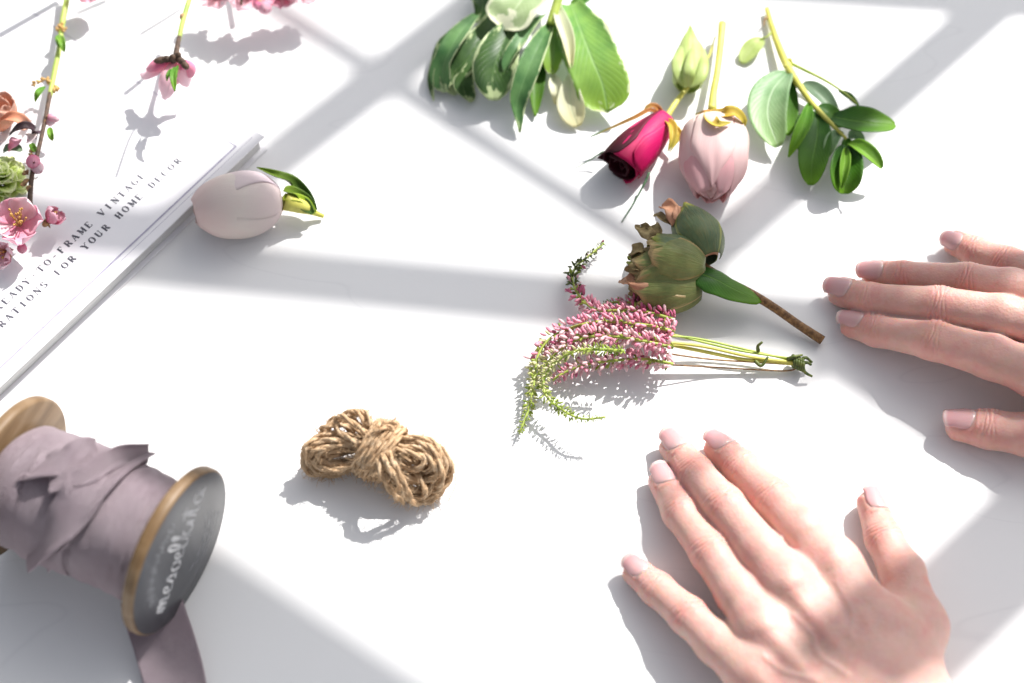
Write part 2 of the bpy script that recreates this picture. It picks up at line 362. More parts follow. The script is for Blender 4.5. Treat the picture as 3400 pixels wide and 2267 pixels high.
bars = [  # centre line on the table (photo pixels) and full width of the shade there
    ((1740, -105), (500, 855), 185), ((-420, 812), (3900, 1225), 170), ((900, -150), (3900, 30), 200),
    ((3300, 20), (2035, 1130), 175), ((700, -70), (3900, 2000), 30), ((3600, 390), (1300, 2600), 44),
    ((3665, 1545), (2525, 2633), 340), ((265, 1855), (1435, 2655), 410)]
def bar_corners(a, b, w):
    A, B = P(*a), P(*b); d = nrm(B - A); s_ = np.array([-d[1], d[0], 0]) * w / PXC * CM / 2
    return [A - s_, A + s_, B + s_, B - s_]
for a, b2, w in bars:
    cs = bar_corners(a, b2, w); v = [to_window(c_, 0) for c_ in cs] + [to_window(c_, 0) + AZ * .012 for c_ in cs]
    f = [(0, 1, 2, 3), (7, 6, 5, 4), (0, 4, 5, 1), (1, 5, 6, 2), (2, 6, 7, 3), (3, 7, 4, 0)]
    link("muntin", mesh("muntin", v, f), M['paint'], win, smooth=False)

# ---------------------------------------------------------------- book with printed cover
BT = 1.0
K = P(880, 452, BT); E1 = P(0, 1284, BT) - K; E1[2] = 0; E1 = nrm(E1)
E2 = np.array([-E1[1], E1[0], 0]);
if E2.dot(P(190, 0, BT) - K) < 0: E2 = -E2
book = thing("book", "thin white book with printed text lines, its corner under the pale rosebud", "book", (0, 0, 0))
def bk(a, b_, z): return K + E1 * a * CM + E2 * b_ * CM + np.array([0, 0, (z - BT) * CM])
def slab(name, a0, a1, b0, b1, z0, z1, mat, bevel=0.0003):
    v = [bk(a, c_, z) for z in (z0, z1) for c_ in (b0, b1) for a in (a0, a1)]
    me = mesh(name, v, [(0, 2, 3, 1), (4, 5, 7, 6), (0, 1, 5, 4), (2, 6, 7, 3), (0, 4, 6, 2), (1, 3, 7, 5)])
    o_ = link(name, me, mat, book, smooth=False)
    bm = o_.modifiers.new("bevel", 'BEVEL'); bm.width = bevel; bm.segments = 2
    return o_
slab("back_cover", 0, 26, 0, 20, .02, .10, M['cover'])
slab("page_block", .22, 25.8, .22, 19.8, .10, BT - .08, M['pages'])
slab("front_cover", 0, 26, 0, 20, BT - .08, BT, M['cover'], .0005)
fr = MB()
def line_on(mb, a0, b0, a1, b1, w, z=BT + .006):
    A, B = bk(a0, b0, z), bk(a1, b1, z); d = nrm(B - A); s_ = np.array([-d[1], d[0], 0]) * w * CM / 2
    mb.quadstrip([A - s_, B - s_], [A + s_, B + s_])
iB = (P(0, 1222, BT) - K).dot(E2) / CM; iA = (P(775, 480, BT) - K).dot(E1) / CM
line_on(fr, iA, iB, 26, iB, .08, BT + .02); line_on(fr, iA, iB, iA, 19.5, .03, BT + .022)
fr.build("border_line", M['fineline'], book, smooth=False)
lf = MB(); line_on(lf, .4, .42, 25.6, .42, .02); lf.build("cover_crease", M['fineline'], book, smooth=False)
T_, t_ = .17, .06
def arc(cx, cy, rx, ry, a0, a1, n=10, thick=True):
    out = []
    for i in range(n):
        A0 = math.radians(a0 + (a1 - a0) * i / n); A1 = math.radians(a0 + (a1 - a0) * (i + 1) / n); am = (A0 + A1) / 2
        out.append((cx + rx * math.cos(A0), cy + ry * math.sin(A0), cx + rx * math.cos(A1), cy + ry * math.sin(A1), t_ + (T_ - t_) * abs(math.cos(am)) ** 1.5))
    return out
def sf(x, y, w=.17): return [(x - w, y, x + w, y, t_)]
G = {
 'I': [(.4, 0, .4, 1, T_)] + sf(.4, .03) + sf(.4, .97),
 'L': [(.25, 0, .25, 1, T_), (.1, .03, .72, .03, t_), (.72, 0, .74, .25, t_)] + sf(.25, .97),
 'T': [(.4, 0, .4, 1, T_), (.02, .97, .78, .97, t_), (.03, .97, .03, .75, t_), (.77, .97, .77, .75, t_)] + sf(.4, .03),
 'E': [(.22, 0, .22, 1, T_), (.1, .97, .68, .97, t_), (.1, .03, .72, .03, t_), (.22, .52, .52, .52, t_), (.67, .97, .67, .78, t_), (.71, .03, .71, .25, t_)],
 'F': [(.22, 0, .22, 1, T_), (.1, .97, .68, .97, t_), (.22, .52, .52, .52, t_), (.67, .97, .67, .75, t_)] + sf(.22, .03),
 'H': [(.18, 0, .18, 1, T_), (.66, 0, .66, 1, T_), (.18, .52, .66, .52, t_)] + sf(.18, .03, .14) + sf(.66, .03, .14) + sf(.18, .97, .14) + sf(.66, .97, .14),
 'M': [(.12, 0, .12, 1, t_), (.8, 0, .8, 1, T_), (.12, 1, .44, .1, T_), (.44, .1, .8, 1, t_)] + sf(.12, .03, .12) + sf(.8, .03, .14) + sf(.1, .97, .1) + sf(.82, .97, .1),
 'N': [(.15, 0, .15, 1, t_), (.7, 0, .7, 1, t_), (.15, 1, .7, 0, T_)] + sf(.15, .03, .13) + sf(.7, .97, .13) + sf(.1, .97, .1),
 'A': [(.4, 1, .08, 0, t_), (.4, 1, .74, 0, T_), (.2, .35, .62, .35, t_)] + sf(.08, .03, .12) + sf(.74, .03, .14),
 'V': [(.06, 1, .4, 0, T_), (.4, 0, .74, 1, t_)] + sf(.06, .97, .13) + sf(.74, .97, .12),
 'Y': [(.06, 1, .4, .5, T_), (.74, 1, .4, .5, t_), (.4, 0, .4, .52, T_)] + sf(.06, .97, .13) + sf(.74, .97, .12) + sf(.4, .03),
 'O': arc(.42, .5, .34, .47, 0, 360, 16),
 'C': arc(.46, .5, .36, .47, 50, 310, 14) + [(.69, .86, .69, .65, t_)],
 'G': arc(.44, .5, .36, .47, 50, 320, 14) + [(.7, .08, .7, .42, T_)] + sf(.66, .42, .14),
 'D': [(.2, 0, .2, 1, T_), (.08, .97, .4, .97, t_), (.08, .03, .4, .03, t_)] + arc(.36, .5, .38, .47, -90, 90, 10),
 'R': [(.2, 0, .2, 1, T_), (.08, .97, .42, .97, t_), (.2, .5, .42, .5, t_), (.42, .5, .76, .02, T_)] + arc(.42, .735, .24, .235, -90, 90, 8) + sf(.2, .03, .13) + sf(.78, .03, .08),
 'U': [(.16, .3, .16, 1, T_), (.68, .3, .68, 1, t_)] + arc(.42, .32, .26, .3, 180, 360, 8) + sf(.16, .97, .13) + sf(.68, .97, .12),
 'S': arc(.38, .74, .24, .23, 30, 270, 9) + arc(.38, .27, .27, .25, 90, -150, 9),
 '-': [(.2, .45, .6, .45, t_ * 1.6)], ' ': []}
def write(name, text, end_px, pitch, h, parent, mat):
    """serif capitals on the cover, last letter ending at photo pixel end_px"""
    E = P(*end_px, BT); n = len(text); mb = MB(); R_ = -E1; U_ = E2
    for i, ch in enumerate(text):
        org = E - R_ * (n - i) * pitch * CM
        for k_, (x0, y0, x1, y1, w) in enumerate(G[ch]):
            z = np.array([0, 0, .00005 + .000004 * (k_ % 7)])
            A = org + (R_ * x0 + U_ * y0) * h * CM + z; B = org + (R_ * x1 + U_ * y1) * h * CM + z
            d = nrm(B - A); s_ = np.array([-d[1], d[0], 0]) * w * h * CM * .8
            mb.quadstrip([A - s_, B - s_], [A + s_, B + s_])
    mb.build(name, mat, parent, smooth=False)
write("lettering", "READY-TO-FRAME VINTAGE", (492, 578), .418, .335, book, M['ink'])
write("lettering", "ILLUSTRATIONS FOR YOUR HOME DECOR", (612, 528), .418, .335, book, M['ink'])

# ---------------------------------------------------------------- ribbon spool
AF = P(602, 1836, 3.42); AR = P(602 - 583, 1836 - 256, 3.42); AX = AF - AR; AX[2] = 0; LEN = np.linalg.norm(AX) / CM; AX = nrm(AX)
UPZ = np.array([0, 0, 1.0]); SY = np.cross(AX, UPZ)
FR, FT, RR = 3.40, .52, 2.42
spool = thing("ribbon_spool", "wooden spool with a dark grey label on its end, lying at lower left", "spool", (AF + AR) / 2 * np.array([1, 1, 0]))
C0 = AF.copy(); C0[2] = FR * CM + .0002
def lathe(name, prof, mat, parent, seg=72, origin=C0):
    vs = []; uv = []
    for k_, (a, r) in enumerate(prof):
        for j in range(seg):
            th = 2 * PI * j / seg
            vs.append(origin + AX * a * CM + (UPZ * math.cos(th) + SY * math.sin(th)) * r * CM); uv.append((j / seg, k_ / len(prof)))
    return link(name, mesh(name, vs, grid_faces(len(prof), seg, True), uv), mat, parent)
def disc(name, a_in, a_out):
    e = .12
    return lathe(name, [(a_in, .02), (a_in, FR - e), (a_in + e * .4, FR - e * .3), (a_in + e, FR), (a_out - e, FR), (a_out - e * .4, FR - e * .3), (a_out, FR - e), (a_out, .02)], M['wood'], spool)
fd = disc("end_disc", -FT, 0); rd = disc("end_disc", -LEN, -LEN + FT)
lathe("core", [(-LEN + FT, 1.3), (-FT, 1.3)], M['wood'], spool, 40)
lathe("label", [(.012, .01), (.012, 1.0), (.012, 2.2), (.012, FR - .12), (0, FR - .1)], M['label'], spool)
# handwriting on the label, laid out on the disc plane
def on_disc(px, py, off=.02):
    d = ray(px, py); O = C0 + AX * off * CM; s_ = (O - CAM).dot(AX) / d.dot(AX); return CAM + d * s_
kz = 2.8
def zc(x, y): return on_disc(400 + x / kz, 1540 + y / kz)
A0, A1 = zc(350, 1390), zc(745, 215); RD = nrm(A1 - A0); UD = np.cross(AX, RD)
if UD.dot(zc(500, 800) - zc(800, 800)) < 0: UD = -UD
def script(mb, org, pts, sc, w):
    q = spline([org + (RD * x + UD * y * 1.4) * sc * CM for x, y in pts], len(pts) * 5)
    Tn = np.gradient(q, axis=0); a, b_ = [], []
    for i in range(len(q)):
        s_ = np.cross(AX, nrm(Tn[i])); ww = w * (.65 + .5 * abs(nrm(Tn[i]).dot(UD))) * CM / 2
        a.append(q[i] - s_ * ww); b_.append(q[i] + s_ * ww)
    mb.quadstrip(a, b_)
cur = {
 'a': [(.55, .5), (.3, .62), (.08, .35), (.2, .05), (.45, .15), (.58, .6), (.55, .1), (.75, .05)],
 'r': [(0, .1), (.15, .6), (.3, .55), (.38, .5), (.4, .1), (.55, .05)],
 't': [(0, .1), (.25, 1.1), (.22, .1), (.45, .05)],
 'i': [(0, .1), (.18, .6), (.18, .1), (.4, .05)],
 'l': [(0, .1), (.3, .9), (.25, 1.3), (.08, 1.0), (.12, .1), (.4, .05)],
 'k': [(0, .1), (.28, 1.2), (.15, 1.1), (.12, 0), (.2, .5), (.42, .6), (.2, .35), (.45, .02), (.6, .1)],
 'e': [(0, .2), (.3, .4), (.28, .62), (.08, .45), (.12, .08), (.42, .1)],
 'o': [(.3, .6), (.08, .4), (.15, .02), (.42, .12), (.42, .5), (.28, .6), (.5, .5)],
 's': [(0, .1), (.25, .65), (.35, .2), (.15, .02), (.45, .1)],
 'n': [(0, .1), (.1, .6), (.12, .05), (.3, .6), (.42, .5), (.42, .08), (.6, .1)],
 'm': [(0, .1), (.1, .6), (.12, .05), (.27, .6), (.36, .5), (.36, .05), (.52, .6), (.62, .5), (.62, .08), (.8, .1)]}
wb = MB(); x = 0
tot = .0; word = "mesoelkita"
adv = {'m': .85, 'a': .8, 'l': .42, 'i': .42, 't': .5, 'e': .48, 's': .5, 'o': .55, 'r': .6, 'n': .65, 'k': .62}
L_ = np.linalg.norm(A1 - A0) / CM; sc = L_ / sum(adv[ch] for ch in word)
for ch in word:
    script(wb, A0 + RD * x * sc * CM - UD * .62 * sc * CM, cur[ch], sc, .10); x += adv[ch]
script(wb, A0 + RD * 4.3 * sc * CM - UD * .62 * sc * CM, [(-.1, .85), (.2, .95), (.5, .9)], sc, .12)
wb.build("label_script", M['whiteink'], spool, smooth=False)
fb = MB()
for k_ in range(5):   # fine decorative flourishes beside the script
    rr = 1.75 + .26 * k_
    q = [C0 + AX * .02 * CM + (RD * math.cos(a) - UD * math.sin(a)) * rr * CM for a in np.linspace(math.radians(35 + 6 * k_), math.radians(125 - 9 * k_), 16)]
    a_, b_ = [], []
    for i, p_ in enumerate(q):
        rd_ = nrm(p_ - C0 - AX * .02 * CM); w_ = .035 + .03 * math.sin(i * 1.9 + k_)
        a_.append(p_ - rd_ * w_ * CM / 2); b_.append(p_ + rd_ * w_ * CM / 2)
    fb.quadstrip(a_, b_)
for k_ in range(26):  # short strokes of small print on the other side
    a = math.radians(-150 + 100 * k_ / 25); r0 = 1.9 + .1 * (k_ % 3)
    d_ = RD * math.cos(a) - UD * math.sin(a); tdir = np.cross(AX, d_)
    p0 = C0 + AX * .02 * CM + d_ * r0 * CM; p1 = p0 + d_ * (.28 + .1 * (k_ % 2)) * CM
    fb.quadstrip([p0 - tdir * .0002, p1 - tdir * .0002], [p0 + tdir * .0002, p1 + tdir * .0002])
fb.build("label_print", M['paleink'], spool, smooth=False)
# ribbon wound on the spool
ribbon = thing("ribbon", "dusty mauve silk ribbon wound in creased layers round the wooden spool, its end trailing off", "ribbon", (AF + AR) / 2 * np.array([1, 1, 0]))
def band(a_c, half, r, tilt, ph, wr=.05, a_from=0, a_to=360, seed=0, closed=True, lift=0.0, name="wound_layer"):
    """a turn of ribbon round the core: a_c centre along the axis (cm back from the label)"""
    rs = np.random.default_rng(seed); k1, k2, k3 = rs.uniform(0, 6, 3)
    def fn(t, v):
        th = math.radians(a_from + (a_to - a_from) * t) + PI
        a = -a_c + half * v + tilt * math.sin(th + ph)
        rr = r + wr * (.6 * math.sin(3 * th + k1 + 2.2 * v) + .5 * math.sin(7 * th + k2 - 5 * v + 2 * a) * .7 + .35 * math.sin(11 * a + k3 + 3 * th)) + lift * math.sin(PI * t)
        rr -= .05 * v ** 4
        return C0 + AX * a * CM + (UPZ * math.cos(th) + SY * math.sin(th)) * rr * CM
    return surf(name, fn, 97 if closed else 49, 17, M['ribbon'], ribbon, solid=.0004)
LW = LEN - FT * 2
band(FT + LW * .5, LW * .5 - .02, RR - .22, 0, 0, .03, seed=1)
for i, (ac, hf, r, tl, ph) in enumerate([(1.55, .85, RR + .02, .22, .4), (2.5, 1.15, RR + .06, .30, 1.0), (3.6, .9, RR + .00, .35, 2.2), (5.0, 1.15, RR + .12, .30, .6), (6.2, 1.0, RR + .06, .35, 3.4)]):
    if ac + hf + tl < LEN - FT + .25: band(ac, hf, r, tl, ph, .05, seed=3 + i)
# ---------------------------------------------------------------- hands: smooth implicit bodies
def caps(p, a, b, ra, rb):
    pa = p - a; ba = b - a; h = np.clip(pa @ ba / (ba @ ba), 0, 1)
    return np.linalg.norm(pa - h[:, None] * ba, axis=1) - (ra + (rb - ra) * h)
def smin(a, b, k):
    h = np.maximum(k - np.abs(a - b), 0) / k
    return np.minimum(a, b) - h * h * k * .25
def surface_nets(F, lo, h):
    nx, ny, nz = F.shape
    S = F < 0
    acc = np.zeros((nx - 1, ny - 1, nz - 1, 3)); cnt = np.zeros((nx - 1, ny - 1, nz - 1))
    corners = [(0, 0, 0), (1, 0, 0), (0, 1, 0), (1, 1, 0), (0, 0, 1), (1, 0, 1), (0, 1, 1), (1, 1, 1)]
    sl = lambda c: (slice(c[0], nx - 1 + c[0]), slice(c[1], ny - 1 + c[1]), slice(c[2], nz - 1 + c[2]))
    for i in range(8):
        for ax in range(3):
            c = corners[i]
            if c[ax]: continue
            d = list(c); d[ax] = 1
            fa, fb = F[sl(c)], F[sl(d)]; m_ = (fa < 0) != (fb < 0)
            t = np.where(m_, fa / np.where(m_, fa - fb, 1), 0)
            for k in range(3): acc[..., k] += np.where(m_, c[k] + (t if k == ax else 0), 0)
            cnt += m_
    act = cnt > 0; idx = -np.ones(act.shape, dtype=np.int64); idx[act] = np.arange(act.sum())
    ii = np.argwhere(act); V = (ii + acc[act] / cnt[act][:, None]) * h + lo
    faces = []
    for ax in range(3):
        a, b_ = [(1, 2), (2, 0), (0, 1)][ax]
        s0 = [slice(None)] * 3; s1 = [slice(None)] * 3; s0[ax] = slice(0, -1); s1[ax] = slice(1, None)
        A, B = S[tuple(s0)], S[tuple(s1)]; e = np.argwhere(A != B)
        e = e[(e[:, a] > 0) & (e[:, b_] > 0) & (e[:, a] < F.shape[a] - 1) & (e[:, b_] < F.shape[b_] - 1)]
        def g(da, db):
            q = e.copy(); q[:, a] -= da; q[:, b_] -= db; return idx[q[:, 0], q[:, 1], q[:, 2]]
        Q = np.stack([g(0, 0), g(1, 0), g(1, 1), g(0, 1)], 1)
        inside = A[e[:, 0], e[:, 1], e[:, 2]]
        Q[~inside] = Q[~inside][:, ::-1]; faces.append(Q)
    return V, np.concatenate(faces)
def subdivide(V, Fq):
    E = np.concatenate([Fq[:, [0, 1]], Fq[:, [1, 2]], Fq[:, [2, 3]], Fq[:, [3, 0]]]); E.sort(axis=1)
    U, inv = np.unique(E, axis=0, return_inverse=True); inv = inv.reshape(4, -1).T
    mid = (V[U[:, 0]] + V[U[:, 1]]) / 2; cen = V[Fq].mean(1)
    n, ne = len(V), len(U); em = n + inv; ce = n + ne + np.arange(len(Fq))
    nf = [np.stack([Fq[:, k], em[:, k], ce, em[:, (k - 1) % 4]], 1) for k in range(4)]
    return np.concatenate([V, mid, cen]), np.concatenate(nf)

class Hand:
    """joints in photo pixels with height (cm) and radius (cm), worked in centimetres"""
    def __init__(s, fingers, wrist, arm, palm):
        J = lambda q: (P(*q[:3]) * 100, q[3])
        s.f = {k: [(P(*q[:3]) * 100, q[3] * (1.02 if i == len(v) - 1 else 1.18 if k != 'thumb' else 1.20) * (1.05 if i == 0 else 1)) for i, q in enumerate(v)] for k, v in fingers.items()}
        s.w = J(wrist); s.arm = J(arm); s.palm = [(J(a), J(b_), k) for a, b_, k in palm]
        s.ridges = []
    def sdf(s, p):
        body = None
        for a, b_, k in s.palm:
            d = caps(p, a[0], b_[0], a[1], b_[1]); body = d if body is None else smin(body, d, k)
        body = smin(body, caps(p, s.w[0], s.arm[0], s.w[1], s.arm[1]), 2.2)
        fing = None
        for k, js in s.f.items():
            d = None
            for i in range(len(js) - 1):
                c = caps(p, js[i][0], js[i + 1][0], js[i][1], js[i + 1][1])
                d = c if d is None else smin(d, c, .28)
            if k == 'thumb': th = d
            else: fing = d if fing is None else smin(fing, d, .20)
        r = smin(body, fing, .75); r = smin(r, th, .8)
        return smin(r, r * 0 + 9, .01) if False else np.maximum(r, .02 - p[:, 2] - 0.0)
    def build(s, h=.16):
        pts = [j[0] for js in s.f.values() for j in js] + [s.w[0], s.arm[0]]
        lo = np.min(pts, 0) - 3.2; hi = np.max(pts, 0) + 3.2; lo[2] = -.3
        n = np.ceil((hi - lo) / h).astype(int) + 1
        g = np.stack(np.meshgrid(*[lo[k] + h * np.arange(n[k]) for k in range(3)], indexing='ij'), -1).reshape(-1, 3)
        F = np.concatenate([s.sdf(g[i:i + 400000]) for i in range(0, len(g), 400000)]).reshape(n)
        F[0] = F[-1] = 1; F[:, 0] = F[:, -1] = 1; F[:, :, -1] = 1; F[:, :, 0] = 1
        V, Q = surface_nets(F, lo, h)
        V, Q = subdivide(V, Q); V = s.project(V); V, Q = subdivide(V, Q); V = s.project(V)
        return V, Q
    def grad(s, V):
        e = .02; g = np.stack([s.sdf(V + np.eye(3)[k] * e) - s.sdf(V - np.eye(3)[k] * e) for k in range(3)], 1)
        return g / (np.linalg.norm(g, axis=1)[:, None] + 1e-9)
    def project(s, V):
        for _ in range(2): V = V - s.grad(V) * s.sdf(V)[:, None] * .95
        return V

def cubic_sig(x): return 1 / (1 + np.exp(-x))
def make_hand(H, nails, tendons, veins, mat, matn, parent, creases):
    V, Q = H.build()
    Nn = H.grad(V); disp = np.zeros(len(V)); red = np.zeros(len(V)); blue = np.zeros(len(V))
    up = Nn[:, 2]
    for k, js in H.f.items():
        for ji, amp in creases.get(k, []):
            c, r = js[ji]; d = nrm(js[ji][0] - js[ji + 1][0]); q = V - c
            a = q @ d; lat = np.linalg.norm(q - a[:, None] * d, axis=1)
            near = np.exp(-(np.maximum(lat - r * 1.25, 0) / .12) ** 2) * np.clip(up * 1.6, 0, 1)
            red += near * np.exp(-(a / (r * .85)) ** 2) * .75
            disp += near * np.exp(-(a / (r * .9)) ** 2) * .012
            s_ = np.cross(d, [0, 0, 1]); x = q @ nrm(s_)
            for m_ in (-2, -1, 0, 1, 2):
                ac = m_ * .13 + .035 * np.sin(x * 5 + m_ * 2) + .12 * (x / r) ** 2 * np.sign(m_ + .01)
                disp -= near * amp * (1 - .22 * abs(m_)) * np.exp(-((a - ac) / .032) ** 2)
        c, r = js[0]; red += np.exp(-(np.linalg.norm(V - c, axis=1) / (r * 1.5)) ** 2) * .7
    for (a, b_, amp, w) in tendons:
        A, B = P(*a) * 100, P(*b_) * 100; ba = B - A; h = np.clip((V - A) @ ba / (ba @ ba), 0, 1)
        q = V - (A + h[:, None] * ba); q[:, 2] *= .3
        d = np.linalg.norm(q, axis=1)
        disp += amp * np.exp(-(d / w) ** 2) * np.clip(up, 0, 1) * np.sin(PI * np.clip(h * .85 + .12, 0, 1))
    for (pts, amp) in veins:
        q = spline(PP(pts) , 40) * 100
        D = np.min(np.linalg.norm(V[:, None, :2] - q[None, :, :2], axis=2), axis=1)
        g = np.exp(-(D / .13) ** 2) * np.clip(up * 1.5 - .3, 0, 1); disp += amp * g; blue += g * .5
    for k, roll, L, W, back in nails:      # nail bed and cuticle fold
        js = H.f[k]; tip, r = js[0]; d = nrm(js[0][0] - js[1][0]); u = rot(perp_up(d), d, math.radians(roll)); s_ = np.cross(d, u)
        q = V - (tip - d * back * .84); x = q @ d; y = q @ s_; z = q @ u
        e = np.sqrt(np.where(x < 0, (x / .16) ** 2, 0) + (y / (W * 1.0)) ** 2) ; m_ = (z > -.1) & (x > -.5) & (x < L * .8)
        edge_ = np.where(x < .05, np.exp(-((np.abs(x + .16) - 0) / .07) ** 2) * (np.abs(y) < W), np.exp(-((np.abs(y) - W * 1.06) / .06) ** 2))
        disp += np.where(m_, .035 * edge_, 0); red += np.where(m_, .35 * edge_, 0)
    V = V + Nn * disp[:, None]
    me = mesh("hand", V * CM, Q)
    for nm, arr in (("redness", red), ("blueness", blue)):
        at = me.attributes.new(nm, 'FLOAT', 'POINT'); at.data.foreach_set("value", np.clip(arr, 0, 1).astype(np.float32))
    ho = link("hand", me, mat, parent)
    for k, roll, L, W, back in nails:
        js = H.f[k]; tip, r = js[0]; d = nrm(js[0][0] - js[1][0])
        u = rot(perp_up(d), d, math.radians(roll)); s_ = np.cross(d, u)
        u = nrm(u + d * .10); d = nrm(np.cross(u, s_)) * (1 if np.cross(u, s_).dot(d) > 0 else -1)
        L *= .92; back *= .84
        base = tip - d * back
        def raymarch(o, dr):
            for _ in range(30):
                dd = H.sdf((o)[None])[0]; o = o + dr * dd
                if abs(dd) < .002: break
            return o
        cs = raymarch(base + u * 2.0, -u); ce = raymarch(tip + d * (L - back) * .35 + u * 2.0, -u)
        hb = (cs - base).dot(u)
        vs, uv = [], []
        nu_, nv_ = 15, 13
        for i in range(nu_):
            t = i / (nu_ - 1)
            for j in range(nv_):
                v = -1 + 2 * j / (nv_ - 1)
                wv = W * (.86 + .14 * math.sin(PI * min(1, t * 1.4))) * (1 if t > .12 else .80 + .2 * math.sqrt(t / .12))
                L0 = -.10 * (1 - v * v) * (1 - t) ; L1 = .13 * (1 - v * v) * t - .05 * v ** 4 * t
                th = v * 1.05; rr = wv / math.sin(1.05)
                p = base + d * (L * t + L0 + L1 - .03) + s_ * rr * math.sin(th) + u * (hb + .055 + rr * (math.cos(th) - 1) * .9 - .05 * t * t - .05 * (1 - t) ** 6)
                vs.append(p * CM); uv.append((v * .5 + .5, t))
        link("nail", mesh("nail", vs, grid_faces(nu_, nv_), uv), matn, ho, solid=.0005)
    return ho

m, nt, b = new_mat("pale_skin")
ar = N(nt, "ShaderNodeAttribute", attribute_name="redness"); ab = N(nt, "ShaderNodeAttribute", attribute_name="blueness")
f1 = noise(nt, 70, 4, .6); fb_ = noise(nt, 130, 3, .5); f2 = noise(nt, 420, 4, .6); f3 = noise(nt, 1300, 3, .6)
c = ramp(nt, f1, [(.3, (.66, .425, .37)), (.7, (.60, .355, .305))])
c = mixc(nt, math_n(nt, 'MULTIPLY', ramp(nt, f2, [(.5, (0, 0, 0)), (.75, (1, 1, 1))]), .22), c, (.50, .22, .17))
c = mixc(nt, math_n(nt, 'MULTIPLY', ramp(nt, fb_, [(.50, (0, 0, 0)), (.68, (1, 1, 1))]), .34), c, (.60, .24, .22))
c = mixc(nt, math_n(nt, 'MULTIPLY', ramp(nt, fb_, [(.32, (1, 1, 1)), (.46, (0, 0, 0))]), .30), c, (.52, .38, .28))
rd_ = math_n(nt, 'MULTIPLY', ar.outputs["Fac"], math_n(nt, 'ADD', math_n(nt, 'MULTIPLY', f1, .8), .15))
c = mixc(nt, math_n(nt, 'MULTIPLY', rd_, .62, clamp=True), c, (.60, .22, .19))
c = mixc(nt, math_n(nt, 'MULTIPLY', ab.outputs["Fac"], .22), c, (.34, .30, .32))
vo = N(nt, "ShaderNodeTexVoronoi", Scale=900.0); tc = N(nt, "ShaderNodeTexCoord"); nt.links.new(tc.outputs["Object"], vo.inputs["Vector"])
bp = math_n(nt, 'ADD', math_n(nt, 'MULTIPLY', f3, .6), math_n(nt, 'ADD', math_n(nt, 'MULTIPLY', vo.outputs["Distance"], .8), math_n(nt, 'MULTIPLY', f2, 1.2)))
M['skin'] = finish(m, nt, b, c, .46, 0, bp, .00022, sss=.9, rad=(1, .25, .12), sscale=.0035, spec=.35, bstr=.55)
m, nt, b = new_mat("pink_fingernail")
tc = N(nt, "ShaderNodeTexCoord"); sp = N(nt, "ShaderNodeSeparateXYZ"); nt.links.new(tc.outputs["UV"], sp.inputs[0])
fu = noise(nt, 3, 2, coord="UV", stretch=(8, .6, 1))
c = ramp(nt, math_n(nt, 'ADD', sp.outputs[1], math_n(nt, 'MULTIPLY', math_n(nt, 'SUBTRACT', fu, .5), .06)), [(.0, (.62, .43, .41)), (.16, (.58, .34, .34)), (.84, (.57, .32, .33)), (.93, (.66, .52, .50))])
M['nail'] = finish(m, nt, b, c, .22, 0, fu, .0001, sss=.4, sscale=.002, spec=.5)

person = thing("person", "pair of pale bare hands with short pink nails resting palms down on the table", "person", P(3100, 1500, 0))
L1 = crop(1950, 1350, 1.71)
def Q1(x, y, z, r): a = L1(x, y); return (a[0], a[1], z, r)
left = Hand({
    'pinky': [Q1(285, 945, .52, .46), Q1(395, 1035, .78, .55), Q1(575, 1190, 1.25, .62), Q1(735, 1345, 1.6, .68), Q1(930, 1510, 2.0, .85)],
    'ring': [Q1(435, 430, .56, .50), Q1(525, 600, .95, .58), Q1(700, 830, 1.55, .66), Q1(860, 1065, 2.0, .72), Q1(985, 1245, 2.35, .90)],
    'middle': [Q1(500, 235, .58, .52), Q1(610, 375, 1.0, .60), Q1(775, 560, 1.7, .68), Q1(990, 830, 2.2, .76), Q1(1130, 1000, 2.5, .95)],
    'index': [Q1(750, 235, .56, .50), Q1(880, 350, .95, .60), Q1(1050, 520, 1.6, .68), Q1(1220, 705, 2.05, .75), Q1(1385, 880, 2.4, .92)],
    'thumb': [Q1(1612, 555, .62, .46), Q1(1682, 745, .85, .60), Q1(1790, 945, 1.15, .72), Q1(1885, 1250, 1.6, .95)]},
    (2960, 2420, 2.0, 1.75), (3350, 3150, 3.0, 2.5),
    [(Q1(1385, 890, 2.3, .90), Q1(1690, 1350, 2.3, 1.3), .6), (Q1(1135, 1010, 2.4, .92), Q1(1560, 1560, 2.5, 1.35), .7),
     (Q1(985, 1255, 2.25, .85), Q1(1440, 1700, 2.4, 1.35), .7), (Q1(930, 1510, 1.9, .82), Q1(1330, 1850, 2.1, 1.3), .8),
     (Q1(1690, 1350, 2.3, 1.3), (2960, 2420, 2.0, 1.75), 1.4), (Q1(1560, 1560, 2.5, 1.35), (2960, 2420, 2.0, 1.75), 1.2),
     (Q1(1440, 1700, 2.4, 1.35), (2960, 2420, 2.0, 1.75), 1.2), (Q1(1330, 1850, 2.1, 1.3), (2960, 2420, 2.0, 1.75), 1.2),
     (Q1(1885, 1250, 1.6, .95), Q1(1760, 1620, 1.9, 1.45), 1.0), (Q1(1400, 1000, 1.8, .8), Q1(1050, 1450, 1.5, .8), 1.2)])
cr = {k: [(1, .035), (2, .05)] for k in ('pinky', 'ring', 'middle', 'index')}; cr['thumb'] = [(1, .045)]
def q1(x, y, z): a = L1(x, y); return (a[0], a[1], z)
